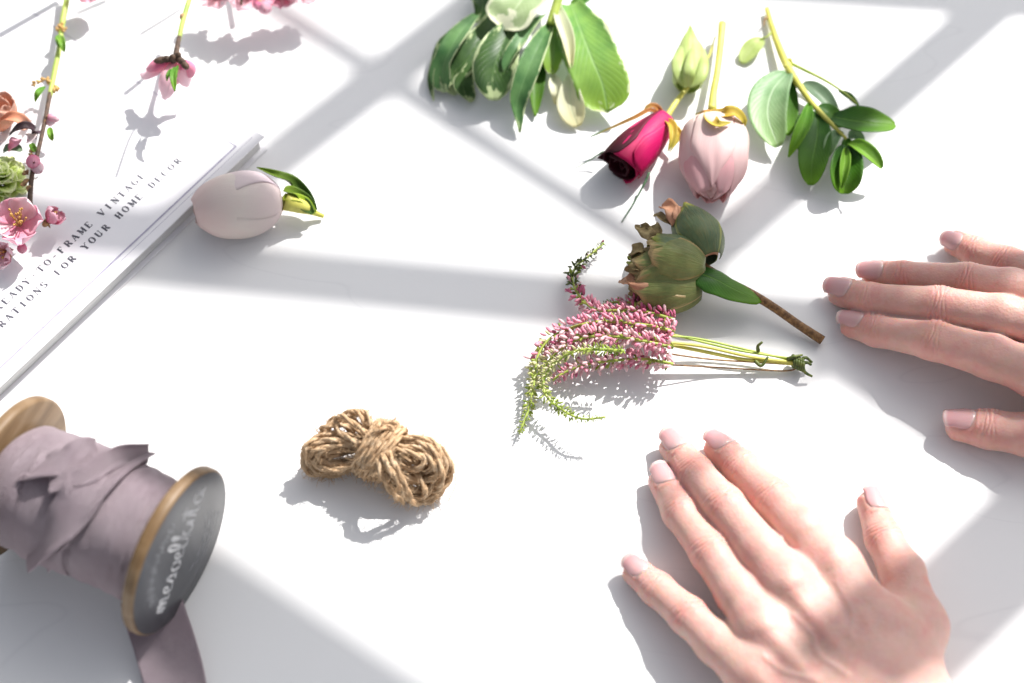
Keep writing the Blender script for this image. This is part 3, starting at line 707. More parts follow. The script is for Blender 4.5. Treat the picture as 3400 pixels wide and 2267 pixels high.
hand_l = make_hand(left, [('pinky', 6, .98, .44, .46), ('ring', 4, 1.1, .50, .50), ('middle', 2, 1.15, .52, .52), ('index', 8, 1.08, .50, .50), ('thumb', 24, 1.15, .50, .62)],
    [(q1(1130, 1000, 3.4), q1(1560, 1580, 3.6), .10, .28), (q1(985, 1245, 3.2), q1(1420, 1700, 3.5), .10, .28), (q1(1385, 880, 3.3), q1(1650, 1400, 3.5), .07, .3), (q1(930, 1510, 2.8), q1(1330, 1850, 3.2), .08, .28),
     (q1(1120, 960, 3.4), q1(1160, 1040, 3.4), .045, .5), (q1(985, 1225, 3.2), q1(1015, 1290, 3.2), .045, .5), (q1(1365, 860, 3.2), q1(1410, 920, 3.2), .04, .5)],
    [([q1(1180, 1180, 3.4), q1(1280, 1300, 3.4), q1(1310, 1420, 3.4), q1(1450, 1560, 3.5)], .045), ([q1(1000, 1420, 3), q1(1120, 1500, 3.2), q1(1290, 1580, 3.4)], .04), ([q1(1420, 1000, 3.3), q1(1500, 1180, 3.4), q1(1480, 1330, 3.5)], .03)],
    M['skin'], M['nail'], person, cr)
L2 = crop(2600, 700, 1.7425)
def Q2(x, y, z, r): a = L2(x, y); return (a[0], a[1], z, r)
right = Hand({
    'pinky': [Q2(1005, 190, .62, .45), Q2(1110, 232, .95, .54), Q2(1290, 300, 1.5, .60), Q2(1450, 355, 1.9, .68), Q2(1640, 430, 2.3, .85)],
    'ring': [Q2(530, 362, .70, .47), Q2(690, 378, 1.15, .54), Q2(1065, 396, 2.0, .58), Q2(1320, 440, 2.4, .66), Q2(1600, 515, 2.6, .9)],
    'middle': [Q2(345, 470, .62, .52), Q2(500, 512, 1.1, .58), Q2(900, 545, 2.2, .66), Q2(1260, 605, 2.6, .74), Q2(1560, 680, 2.75, .95)],
    'index': [Q2(410, 660, .56, .48), Q2(545, 694, .95, .56), Q2(870, 750, 1.9, .68), Q2(1210, 845, 2.3, .78), Q2(1520, 960, 2.5, .95)],
    'thumb': [Q2(1030, 1245, .62, .52), Q2(1190, 1262, .85, .66), Q2(1440, 1300, 1.2, .74), Q2(1800, 1250, 1.6, 1.1)]},
    (4080, 1150, 2.1, 1.8), (5000, 1350, 3.0, 2.5),
    [(Q2(1520, 960, 2.4, .93), Q2(2050, 960, 2.4, 1.35), .6), (Q2(1560, 690, 2.6, .93), Q2(2100, 800, 2.5, 1.35), .7),
     (Q2(1600, 525, 2.5, .88), Q2(2100, 680, 2.4, 1.3), .7), (Q2(1640, 440, 2.2, .82), Q2(2100, 560, 2.2, 1.2), .8),
     (Q2(2050, 960, 2.4, 1.35), (4080, 1150, 2.1, 1.8), 1.2), (Q2(2100, 560, 2.2, 1.2), (4080, 1150, 2.1, 1.8), 1.2),
     (Q2(1800, 1250, 1.6, 1.1), Q2(2150, 1080, 1.9, 1.5), 1.0)])
def q2(x, y, z): a = L2(x, y); return (a[0], a[1], z)
hand_r = make_hand(right, [('pinky', -28, .95, .42, .46), ('ring', -14, 1.1, .46, .52), ('middle', -8, 1.18, .50, .56), ('index', 4, 1.08, .47, .52), ('thumb', 14, 1.2, .56, .6)],
    [(q2(1520, 960, 3.4), q2(2050, 960, 3.6), .07, .3), (q2(1560, 680, 3.6), q2(2100, 800, 3.7), .08, .3), (q2(1600, 520, 3.4), q2(2100, 680, 3.6), .07, .3)],
    [], M['skin'], M['nail'], person, cr)
# ---------------------------------------------------------------- top-centre: variegated leaves
V5 = crop(1350, 0, 2.412)
def g(cf, pts): return [cf(*p) for p in pts]
vs_ = thing("leaf_sprig", "thick bunch of cream-edged variegated green leaves at the top, left of the magenta rose", "leaf sprig", P(1750, 60))
stem("stem", g(V5, [(1270, -330, 2.2), (1250, -120, 2.0), (1200, 40, 1.7), (1150, 200, 1.4)]), .22, M['gstem'], vs_)
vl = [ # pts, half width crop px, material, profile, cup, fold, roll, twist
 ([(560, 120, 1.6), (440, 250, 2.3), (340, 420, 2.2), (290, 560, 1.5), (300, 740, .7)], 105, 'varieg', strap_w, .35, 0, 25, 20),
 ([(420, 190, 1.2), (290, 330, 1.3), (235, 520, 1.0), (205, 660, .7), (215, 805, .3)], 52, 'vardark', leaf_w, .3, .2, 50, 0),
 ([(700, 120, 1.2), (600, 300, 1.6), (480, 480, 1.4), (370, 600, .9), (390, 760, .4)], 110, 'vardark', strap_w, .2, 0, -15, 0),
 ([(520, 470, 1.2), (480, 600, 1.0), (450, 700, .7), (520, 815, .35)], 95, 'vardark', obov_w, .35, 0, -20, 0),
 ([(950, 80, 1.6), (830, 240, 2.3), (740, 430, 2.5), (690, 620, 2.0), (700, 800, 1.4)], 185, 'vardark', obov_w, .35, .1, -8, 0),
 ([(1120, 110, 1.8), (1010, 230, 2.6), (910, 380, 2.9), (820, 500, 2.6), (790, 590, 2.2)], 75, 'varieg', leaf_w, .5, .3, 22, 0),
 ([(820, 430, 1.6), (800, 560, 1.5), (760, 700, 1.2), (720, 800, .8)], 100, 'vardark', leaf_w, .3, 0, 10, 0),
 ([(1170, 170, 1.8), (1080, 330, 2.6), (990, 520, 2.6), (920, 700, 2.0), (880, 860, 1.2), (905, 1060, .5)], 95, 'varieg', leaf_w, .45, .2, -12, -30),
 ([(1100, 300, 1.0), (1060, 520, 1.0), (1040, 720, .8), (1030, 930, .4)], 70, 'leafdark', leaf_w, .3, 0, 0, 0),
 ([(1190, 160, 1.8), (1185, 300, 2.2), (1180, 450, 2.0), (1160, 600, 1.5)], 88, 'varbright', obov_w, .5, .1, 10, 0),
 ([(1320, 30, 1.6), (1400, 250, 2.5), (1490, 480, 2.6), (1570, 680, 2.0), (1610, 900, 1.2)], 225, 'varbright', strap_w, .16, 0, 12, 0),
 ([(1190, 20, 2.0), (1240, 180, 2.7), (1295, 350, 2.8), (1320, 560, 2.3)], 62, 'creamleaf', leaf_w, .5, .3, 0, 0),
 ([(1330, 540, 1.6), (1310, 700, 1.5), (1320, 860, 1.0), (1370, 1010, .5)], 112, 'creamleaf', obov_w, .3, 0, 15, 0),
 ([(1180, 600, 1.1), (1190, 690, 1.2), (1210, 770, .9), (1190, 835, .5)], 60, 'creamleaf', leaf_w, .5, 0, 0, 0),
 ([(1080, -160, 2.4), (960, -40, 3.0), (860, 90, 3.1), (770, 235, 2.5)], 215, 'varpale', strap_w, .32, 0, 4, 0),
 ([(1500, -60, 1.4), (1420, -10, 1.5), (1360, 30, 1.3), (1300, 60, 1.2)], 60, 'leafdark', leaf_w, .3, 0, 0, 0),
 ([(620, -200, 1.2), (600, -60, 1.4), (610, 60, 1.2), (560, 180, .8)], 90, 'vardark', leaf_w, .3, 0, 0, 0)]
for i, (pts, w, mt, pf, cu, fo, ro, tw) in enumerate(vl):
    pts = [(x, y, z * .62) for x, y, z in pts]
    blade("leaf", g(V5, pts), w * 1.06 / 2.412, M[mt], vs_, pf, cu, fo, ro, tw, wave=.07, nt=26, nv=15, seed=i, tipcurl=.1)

# ---------------------------------------------------------------- magenta bud with its green side bud
A1_ = crop(1850, 0, 1.96)
mg = thing("rose", "closed magenta rosebud with long thin sepals and a pale green side bud on its stem", "rose", P(2130, 480))
stem("stem", g(A1_, [(1030, 235, .5), (985, 370, .55), (900, 490, .6), (845, 570, .7), (770, 670, .85), (705, 775, 1.0)]), [.05, .06, .07, .12, .13, .15], M['ystem'], mg)
O = P(*A1_(705, 770, 1.05)); T = P(*A1_(395, 1095, .95)); A = nrm(T - O); Lh = np.linalg.norm(T - O) * 100
def tub(t): return min(1, .30 + 2.6 * t) * (1 - .10 * t) if t < .3 else 1.0 * (1 - .02 * t)
def tub2(t): return math.sin(PI * (.12 + .50 * t)) ** .7
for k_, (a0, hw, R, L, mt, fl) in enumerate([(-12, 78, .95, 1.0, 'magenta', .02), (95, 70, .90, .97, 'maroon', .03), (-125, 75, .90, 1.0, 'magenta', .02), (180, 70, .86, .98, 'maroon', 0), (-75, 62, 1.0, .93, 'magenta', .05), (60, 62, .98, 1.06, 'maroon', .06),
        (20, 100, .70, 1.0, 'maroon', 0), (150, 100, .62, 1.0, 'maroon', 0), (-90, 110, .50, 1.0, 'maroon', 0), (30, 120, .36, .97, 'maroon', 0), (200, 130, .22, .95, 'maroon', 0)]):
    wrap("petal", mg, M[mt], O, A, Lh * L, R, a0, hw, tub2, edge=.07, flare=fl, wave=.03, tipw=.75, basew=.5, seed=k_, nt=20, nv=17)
rec = MB().ball(O + A * .1 * CM, A, .30 * CM, .28 * CM, 12, 8); rec.build("calyx", M['sepalgold'], mg)
for pts, w, mt in [([(690, 775, 1.2), (610, 720, 1.5), (500, 770, 1.5), (360, 830, 1.2), (235, 885, 1.0)], 17, 'sepalrust'), ([(700, 770, 1.0), (640, 700, 1.3), (590, 700, 1.4), (560, 740, 1.3)], 24, 'sepalrust'),
        ([(710, 780, 1.4), (750, 830, 1.7), (750, 910, 1.7), (720, 985, 1.5)], 32, 'sepalgold'), ([(700, 790, .8), (780, 850, .9), (790, 900, .8), (730, 990, .7)], 24, 'sepalgold')]:
    blade("sepal", g(A1_, pts), w / 1.96, M[mt], mg, lance_w, .5, .3, seed=len(pts), nt=20, nv=7)
MB().tube(spline(PP(g(A1_, [(420, 1445, .06), (510, 1300, .35), (570, 1190, .7), (600, 1120, .9)])), 14), [.0003, .0005, .0007], 5).tube(spline(PP(g(A1_, [(110, 1100, .1), (230, 1030, .5), (300, 985, .8)])), 10), [.0002, .0004, .0005], 5).tube(spline(PP(g(A1_, [(215, 890, 1.0), (300, 850, 1.1), (380, 820, 1.2)])), 10), [.0003, .0006], 5).build("sepal_tip", M['thorn'], mg)
O = P(*A1_(850, 560, .75)); T = P(*A1_(868, 190, .75)); A = nrm(T - O)
for k_, (a0, hw, R, L, of) in enumerate([(0, 58, .72, 4.05, .02), (72, 52, .70, 3.4, 0), (-70, 50, .70, 3.1, 0), (140, 52, .68, 3.3, 0), (-145, 50, .68, 3.6, 0), (40, 60, .6, 3.0, -.05)]):
    wrap("bud_sepal", mg, M['sepal'], O, A, (L * .60 if k_ else L * .86), R * 1.04, a0, hw, lambda t: math.sin(PI * (.10 + .80 * t) ** .62) ** .8, edge=.05, off=of, tipw=.02, basew=.75, seed=k_, nt=22, nv=13, wave=.02)

for pts, w in [([(850, 560, 1.2), (800, 480, 1.6), (790, 380, 1.6), (840, 270, 1.2), (868, 150, .9)], 46), ([(855, 560, 1.2), (930, 500, 1.5), (955, 410, 1.5), (945, 330, 1.2), (920, 262, 1.0)], 40), ([(850, 565, 1.3), (860, 470, 1.9), (870, 370, 1.9), (890, 280, 1.5)], 44)]:
    blade("bud_sepal", g(A1_, pts), w / 1.96, M['sepal'], mg, lance_w, -.35, 0, wave=.04, nt=22, nv=9, seed=w)

# ---------------------------------------------------------------- pale pink rose
pr = thing("rose", "pale pink rose lying head down with a short yellow-green stem, right of the magenta bud", "rose", P(2370, 530))
stem("stem", g(A1_, [(1075, 150, .9), (1062, 300, .9), (1040, 480, 1.05), (1018, 600, 1.2), (1008, 720, 1.35)]), [.20, .17, .16, .17, .22], M['ystem'], pr)
O = P(*A1_(1030, 765, 1.5)); T = P(*A1_(1005, 1300, 1.35)); A = nrm(T - O); Lh = np.linalg.norm(T - O) * 100
def rose_r(t): return (.16 + .84 * (1 - (1 - min(1, t * 3.4)) ** 2.3)) * (1 - .50 * max(0, (t - .5) / .5) ** 2.2)
for k_, (a0, hw, R, L, mt, ed, fl) in enumerate([(6, 42, 1.56, .99, 'palerose', .20, .0), (74, 44, 1.54, .94, 'palerose', .16, .02), (-64, 44, 1.55, .96, 'palerose', .16, .02), (130, 60, 1.48, .9, 'palerose', .2, .04), (-130, 60, 1.48, .92, 'palerose', .2, .04), (180, 60, 1.45, .95, 'palerose', .2, 0),
        (36, 62, 1.45, 1.02, 'pinkin', .12, 0), (-36, 62, 1.43, 1.0, 'pinkin', .12, 0), (0, 80, 1.3, .97, 'palerose', .1, 0), (100, 70, 1.2, .88, 'palerose', .2, 0), (-100, 70, 1.2, .86, 'pinkin', .2, 0), (170, 70, 1.1, .86, 'pinkin', .2, 0), (0, 90, .95, .86, 'pinkin', .1, 0), (120, 90, .75, .86, 'palerose', .1, 0), (-120, 90, .6, .86, 'pinkin', .1, 0), (0, 120, .4, .85, 'pinkin', .1, 0)]):
    wrap("petal", pr, M[mt], O, A, Lh * L, R, a0, hw, rose_r, edge=ed, flare=fl, wave=.035, tipw=.05 if k_ == 0 else .16 if k_ < 3 else .62, basew=.6, seed=k_ + 3, nt=24, nv=19)
for k_ in range(4):
    wrap("petal", pr, M['pinkin' if k_ % 2 else 'palerose'], O, A, Lh * .99, 1.32 - .04 * k_, 20 + 90 * k_, 60, lambda t: (1 - (1 - min(1, t * 3)) ** 2) * max(.05, 1 - max(0, (t - .5) / .5) ** 2.4 * .93), edge=.02, tipw=.7, basew=.7, seed=k_, nt=22, nv=13)
MB().ball(O - A * .05 * CM, A, .5 * CM, .26 * CM, 14, 8).build("calyx", M['sepalgold'], pr)
for pts, w, mt in [([(1010, 735, 1.9), (960, 740, 2.2), (900, 742, 2.0)], 26, 'sepalrust'), ([(1000, 735, 2.1), (1080, 745, 2.8), (1150, 735, 2.9), (1210, 790, 2.5), (1195, 840, 2.1)], 48, 'sepalgold'), ([(985, 735, 2.3), (1000, 785, 2.9), (1050, 812, 3.2), (1130, 795, 3.1)], 44, 'sepalgold'), ([(990, 735, 2.0), (950, 765, 2.4), (925, 750, 2.3)], 22, 'sepalrust')]:
    blade("sepal", g(A1_, pts), w / 1.96, M[mt], pr, lance_w, .4, .2, nt=18, nv=7)

# ---------------------------------------------------------------- green leafy sprig at right
ls = thing("leaf_sprig", "sprig of glossy oval green leaves with a yellow-green stem, right of the pale pink rose", "leaf sprig", P(2700, 380))
stem("stem", g(A1_, [(1365, 55, .3), (1400, 180, .4), (1450, 320, .55), (1500, 430, .7), (1560, 530, .8), (1650, 660, 1.0), (1740, 760, 1.15), (1820, 840, 1.2), (1880, 900, 1.2)]), [.13, .17, .20, .20, .15, .12, .10, .07], M['ystem'], ls, 40)
stem("side_stem", g(A1_, [(1520, 410, .7), (1620, 460, .8), (1740, 520, .9), (1850, 590, .9), (1950, 670, .8)]), [.09, .08, .06, .04], M['gstem'], ls)
stem("side_stem", g(A1_, [(1400, 200, .45), (1370, 235, .5), (1320, 255, .4)]), [.06, .04], M['gstem'], ls)
stem("side_stem", g(A1_, [(1375, 110, .4), (1350, 130, .4), (1345, 170, .3)]), [.08, .03], M['bract'], ls)
MB().ball(P(*A1_(1515, 395, .75)), np.array([0, .3, 1]), .14 * CM, .17 * CM).ball(P(*A1_(1495, 430, .75)), np.array([1, .3, 0]), .16 * CM, .2 * CM).build("node", M['ystem'], ls)
for i, (pts, w, mt, pf, cu, fo, ro, tw) in enumerate([
 ([(1335, 250, .7), (1290, 290, .75), (1240, 350, .5), (1200, 410, .25)], 60, 'sepal', leaf_w, .3, 0, 0, 0),
 ([(1500, 480, 1.3), (1490, 600, .9), (1500, 740, .7), (1500, 880, .5)], 72, 'leafdark', leaf_w, .3, 0, 0, 0),
 ([(1500, 470, 1.4), (1400, 600, 1.9), (1375, 760, 1.8), (1440, 955, 1.2)], 128, 'leafpale', leaf_w, .38, 0, 14, 0),
 ([(1600, 540, 1.4), (1670, 580, 1.5), (1740, 640, 1.4), (1820, 740, 1.2)], 58, 'leafgrey', leaf_w, .4, 0, 0, 0),
 ([(1700, 690, 1.6), (1760, 720, 1.5), (1800, 760, 1.3), (1850, 830, 1.1)], 56, 'leafdark', leaf_w, .3, 0, 0, 0),
 ([(1660, 720, 1.5), (1640, 800, 1.3), (1625, 900, 1.1), (1600, 1000, .8)], 90, 'leafdark', leaf_w, .3, 0, 0, 0),
 ([(1700, 740, 1.8), (1690, 900, 2.1), (1660, 1050, 1.8), (1650, 1205, 1.0)], 98, 'leafdark', leaf_w, .35, 0, 0, 0),
 ([(1640, 670, 1.8), (1610, 790, 2.3), (1560, 900, 2.3), (1505, 1022, 1.7)], 46, 'leafmid', leaf_w, .7, .3, -10, 0),
 ([(1790, 760, 1.9), (1900, 780, 2.5), (2050, 800, 2.6), (2200, 812, 2.0)], 102, 'leafdark', leaf_w, .30, 0, 0, 0),
 ([(1830, 590, 1.5), (1880, 620, 1.6), (1920, 650, 1.4), (1965, 690, 1.2)], 26, 'leafdark', leaf_w, .4, .2, 0, 0),
 ([(1860, 860, 2.0), (1800, 900, 2.1), (1770, 960, 2.0), (1750, 1040, 1.6)], 44, 'leafpale', leaf_w, .5, .2, 0, 0),
 ([(1880, 900, 1.6), (1900, 1000, 1.5), (1930, 1060, 1.2), (1960, 1120, .9)], 60, 'leafmid', leaf_w, .4, 0, 0, 0),
 ([(1880, 950, 1.9), (1880, 1060, 2.1), (1870, 1170, 1.7), (1870, 1262, 1.0)], 104, 'leafdark', leaf_w, .45, .2, 0, 0),
 ([(1880, 960, 2.1), (1872, 1050, 2.5), (1862, 1130, 2.3), (1850, 1225, 1.7)], 34, 'leafbright', leaf_w, .8, .4, 0, 0),
 ([(1900, 935, 2.2), (1960, 960, 2.7), (2040, 1020, 2.6), (2112, 1095, 2.0)], 54, 'leafbright', leaf_w, .5, .2, 0, 0),
 ([(1900, 900, 2.0), (1930, 880, 2.2), (1965, 910, 2.1), (1980, 960, 1.8)], 36, 'leafpale', leaf_w, .5, .2, 0, 0)]):
    pts = [(x, y, z * .52) for x, y, z in pts]
    blade("leaf", g(A1_, pts), w * 1.1 / 1.96, M[mt], ls, (oval_w if w > 50 else pf), cu, fo, ro, tw, wave=.03, nt=22, nv=13, seed=i)

# ---------------------------------------------------------------- peony bud
B2 = crop(1650, 650, 1.8443)
pe = thing("peony", "green peony bud with dried brown petal tips, a dark leaf and a brown woody stem", "peony", P(2250, 900))
stem("stem", g(B2, [(1995, 885, .3), (1850, 790, .45), (1700, 685, .65), (1560, 600, .85), (1400, 520, 1.1), (1250, 440, 1.4)]), [.21, .19, .19, .2, .22, .3], M['bstem'], pe)
O = P(*B2(1268, 430, 1.75)); T = P(*B2(800, 400, 1.8)); A = nrm(T - O)
def peo(t): return math.sin(PI * (.07 + .74 * t) ** .78) ** .75
def lobe(Oc, Tc, petals, rf, s0):
    Ol, Tl = P(*B2(*Oc)), P(*B2(*Tc)); Al = nrm(Tl - Ol); Ll = np.linalg.norm(Tl - Ol) * 100
    for k_, (a0, hw, R, L, mt, ed, tw_, wv) in enumerate(petals):
        wrap("petal", pe, M[mt], Ol, Al, Ll * L, R, a0, hw, rf, edge=ed, wave=wv, tipw=tw_, basew=.65, seed=s0 + k_, nt=24, nv=19)
def round_(t): return max(.03, 1 - abs(2 * (.03 + .80 * t) - .95) ** 2.3) ** .5
lobe((1262, 470, 1.3), (790, 470, 1.5), [(0, 70, 1.18, .93, 'peony', .1, .5, .06), (-70, 60, 1.2, .96, 'peony', .1, .5, .06), (70, 60, 1.15, .95, 'peonydry', .1, .5, .1), (180, 90, 1.2, .95, 'peony', .1, .5, .06), (-30, 60, 1.0, 1.0, 'peonydry', .1, .5, .12), (120, 80, 1.1, .9, 'peony', .1, .5, .1), (-120, 70, 1.15, .95, 'peony', .1, .5, .06), (30, 80, .8, 1.0, 'peonydark', .1, .5, .1), (200, 90, .7, .95, 'peonydry', .1, .5, .1)], round_, 1)
lobe((1245, 560, 1.1), (790, 575, 1.1), [(-30, 62, 1.12, .92, 'peony', .12, .45, .035), (55, 50, 1.08, .97, 'peony', .12, .3, .05), (-95, 55, 1.12, .98, 'peony', .15, .3, .04), (0, 60, 1.0, 1.03, 'peonypink', .15, .2, .08), (-150, 70, 1.05, .95, 'peony', .1, .4, .03)], round_, 20)
lobe((1258, 430, 1.8), (905, 355, 2.2), [(-28, 60, 1.12, .93, 'peony', .08, .75, .03), (40, 55, 1.08, .96, 'peonydark', .08, .6, .04), (-100, 55, 1.05, .98, 'peony', .1, .5, .04), (0, 70, .98, 1.02, 'peony', .1, .5, .08), (110, 60, 1.0, .95, 'peonydark', .1, .5, .04)], round_, 40)
O2 = P(*B2(1262, 420, 1.9)); T2 = P(*B2(1105, 110, 2.0)); Aa = nrm(T2 - O2)
def peo2(t): return math.sin(PI * (.08 + .80 * t) ** .8) ** .72
for k_, (a0, hw, R, L, mt) in enumerate([(0, 62, 1.12, 2.75, 'peonydark'), (-75, 60, 1.08, 2.7, 'peonydark'), (75, 60, 1.08, 2.65, 'peonydark'), (180, 90, .85, 2.6, 'peonydark'), (20, 70, .8, 2.9, 'peonypink'), (-60, 70, .7, 3.0, 'peonydry')]):
    wrap("petal", pe, M[mt], O2 + nrm(np.array([.6, .5, 0])) * .35 * CM, Aa, L, R, a0, hw, peo2, edge=.08, wave=.04, tipw=.5, basew=.65, seed=k_ + 30, nt=22, nv=17)
for i, (pts, w, mt) in enumerate([([(1090, 190, 2.3), (1080, 120, 2.5), (1060, 80, 2.3), (1010, 62, 2.0)], 48, 'peonypink'), ([(1070, 170, 2.1), (1030, 150, 2.3), (990, 120, 2.1), (962, 116, 1.8)], 24, 'peonydry'), ([(1110, 160, 2.3), (1110, 110, 2.5), (1130, 70, 2.3)], 34, 'peonypink'),
        ([(960, 280, 2.6), (930, 240, 2.7), (900, 210, 2.5), (880, 195, 2.2)], 46, 'peonydry'), ([(960, 250, 2.3), (970, 220, 2.5), (940, 190, 2.3)], 40, 'peonydry'), ([(900, 340, 2.5), (870, 330, 2.5), (840, 350, 2.2), (822, 380, 1.8)], 40, 'peonydry'),
        ([(870, 540, 1.7), (820, 525, 1.8), (790, 520, 1.6), (755, 520, 1.3)], 34, 'peonypink'), ([(880, 450, 2.3), (850, 430, 2.2), (830, 440, 1.9)], 40, 'peonydry')]):
    blade("withered_petal", g(B2, pts), w / 1.8443, M[mt], pe, strap_w, .4, 0, wave=.3, nt=14, nv=9, seed=i)
blade("leaf", g(B2, [(1235, 475, 1.9), (1330, 508, 1.85), (1450, 570, 1.45), (1620, 648, .95)]), 100 / 1.8443, M['leafdark'], pe, lambda t: max(.05, min(1, .75 + t)) * math.sqrt(max(.003, 1 - t ** 2.6)), -.25, 0, roll=-6, wave=.06, nt=22, nv=13)

# ---------------------------------------------------------------- heather bundle
he = thing("heather_bundle", "bundle of curved pink and green heather spikes below the peony bud, stems tied", "heather bundle", P(2150, 1150))
spikes = [
 ([(1090, 760, 1.3), (950, 720, 1.3), (800, 700, 1.1), (620, 700, .9), (520, 630, .8), (465, 530, .8), (480, 440, .7), (560, 370, .6), (655, 290, .5)], ['heathdeep', 'heathpink', 'heathpink', 'heathdark', 'heathdark'], 1.0),
 ([(1090, 830, 1.6), (900, 790, 1.7), (650, 770, 1.5), (480, 800, 1.3), (330, 870, 1.0), (250, 980, .8), (230, 1130, .7), (195, 1300, .55), (140, 1450, .4)], ['heathpink', 'heathpink', 'heathpink', 'heathcream', 'heathgreen'], 1.15),
 ([(1080, 930, 1.7), (900, 890, 1.9), (700, 860, 1.7), (520, 870, 1.5), (390, 940, 1.2), (300, 1040, .9), (270, 1150, .7)], ['heathpink', 'heathpale', 'heathpink', 'heathpale', 'heathcream'], 1.1),
 ([(1080, 1030, 1.0), (900, 1000, 1.0), (700, 1010, .9), (520, 1040, .8), (400, 1090, .6), (340, 1130, .5)], ['heathpale', 'heathpink', 'heathpale', 'heathpale', 'heathpink'], 1.1),
 ([(780, 950, 2.1), (600, 940, 2.1), (470, 955, 1.9), (360, 1020, 1.5), (290, 1120, 1.2), (300, 1220, 1.1), (400, 1310, 1.1), (520, 1365, 1.3), (665, 1355, 1.5)], ['heathgreen', 'heathcream', 'heathcream', 'heathgreen', 'heathgreen'], .8),
 ([(1060, 870, 1.3), (880, 850, 1.4), (700, 830, 1.3), (540, 850, 1.1), (420, 890, .9), (330, 960, .7)], ['heathdeep', 'heathpink', 'heathpink', 'heathpale', 'heathpink'], 1.1),
 ([(1050, 740, .9), (960, 690, 1.0), (860, 660, 1.0), (740, 650, .9), (650, 665, .7)], ['heathdeep', 'heathdeep', 'heathdeep', 'heathpink', 'heathdark'], .9)]
for si, (pts, mats, k) in enumerate(spikes):
    w = spline(PP(g(B2, pts)), 60); seg = np.linalg.norm(np.diff(w, axis=0), axis=1); cum = np.concatenate([[0], np.cumsum(seg)]) * 100; Ltot = cum[-1]
    MB().tube(w, [.0007, .0005], 6).build("stem", M['gstem'], he)
    per = {}
    n = int(Ltot * (38 if si == 0 else 32))
    for i in range(n):
        s_ = Ltot * (i + .5) / n; t = s_ / Ltot; c = np.array([np.interp(s_, cum, w[:, a]) for a in range(3)])
        d = np.array([np.interp(min(s_ + .1, Ltot), cum, w[:, a]) for a in range(3)]) - np.array([np.interp(max(s_ - .1, 0), cum, w[:, a]) for a in range(3)]); d = nrm(d)
        u = rot(perp_up(d), d, i * 2.399 + random.uniform(-.9, .9))
        mt = mats[min(4, max(0, int(t * 5 + random.uniform(-.55, .55))))]
        if random.random() < .10: mt = 'heathgreen'
        if random.random() < .22 and mt in ('heathpink', 'heathdeep'): mt = 'heathpale'
        if random.random() < .10: mt = 'heathdeep' if 'green' not in mt and mt != 'heathcream' else mt
        taper = 1 if t < .75 else 1 - (t - .75) * 2.4
        gr = mt in ('heathgreen', 'heathdark', 'heathcream')
        l = random.uniform(.13, .21) * k * (0.8 if gr else 1) * max(.45, taper); rr = random.uniform(.055, .085) * k * (.75 if gr else 1) * max(.5, taper)
        a = nrm(u * 1.0 + d * random.uniform(-.2, 1.1) + np.cross(d, u) * random.uniform(-.5, .5)); o_ = c + u * (.04 + random.uniform(.05, .20) * k * max(.35, taper) * (.6 if gr else 1)) * CM + a * l * CM * .8
        o_[2] = max(o_[2], .0012)
        per.setdefault(mt, MB()).ball(o_, a, rr * CM, l * CM, 5, 4)
    for mt, mb in per.items(): mb.build("florets", M[mt], he, kind='stuff')
for pts, r, mt in [([(900, 850, 1.3), (1200, 870, .9), (1500, 935, .6), (1840, 1015, .45)], .05, 'gstem'), ([(950, 890, 1.5), (1250, 920, 1.1), (1550, 985, .7), (1850, 1025, .5)], .07, 'ystem'), ([(1000, 900, 1.2), (1250, 950, .9), (1500, 1000, .6), (1700, 1020, .45), (1850, 1030, .45)], .08, 'ystem'),
        ([(1000, 960, 1.0), (1300, 1000, .7), (1600, 1020, .5), (1840, 1035, .4)], .04, 'bract'), ([(1050, 1035, .8), (1350, 1050, .4), (1600, 1065, .3), (1790, 1070, .25), (1850, 1040, .3)], .035, 'bstem'), ([(1080, 850, 1.0), (1280, 900, .8), (1500, 950, .7), (1830, 1000, .5)], .05, 'gstem')]:
    stem("stem", g(B2, pts), r, M[mt], he, 24, 7)
tb = MB()
for k_ in range(5): 
    c = P(*B2(1815 + 14 * k_, 1012 + 6 * k_, .45)); ax = nrm(P(*B2(1900, 1030)) - P(*B2(1700, 1000))); q = [c + (rot(perp_up(ax), ax, a) * .24 + ax * .05 * math.sin(a)) * CM for a in np.linspace(0, 2 * PI, 16)]
    tb.tube(q, .0007, 6)
tb.build("tie", M['heathdark'], he)
for pts in [[(1860, 1010, .5), (1890, 990, .6), (1930, 1020, .4)], [(1870, 1030, .5), (1880, 1070, .5), (1900, 1090, .4), (1930, 1105, .3)], [(1780, 1000, .6), (1820, 985, .8), (1870, 975, .7)], [(1600, 950, .7), (1598, 920, 1.0), (1625, 895, 1.2)], [(1580, 1010, .6), (1620, 1040, .6), (1660, 985, .8)], [(1850, 1040, .4), (1895, 1020, .5), (1925, 1035, .4)]]:
    stem("tie_end", g(B2, pts), [.09, .05], M['heathdark'], he, 12, 6)

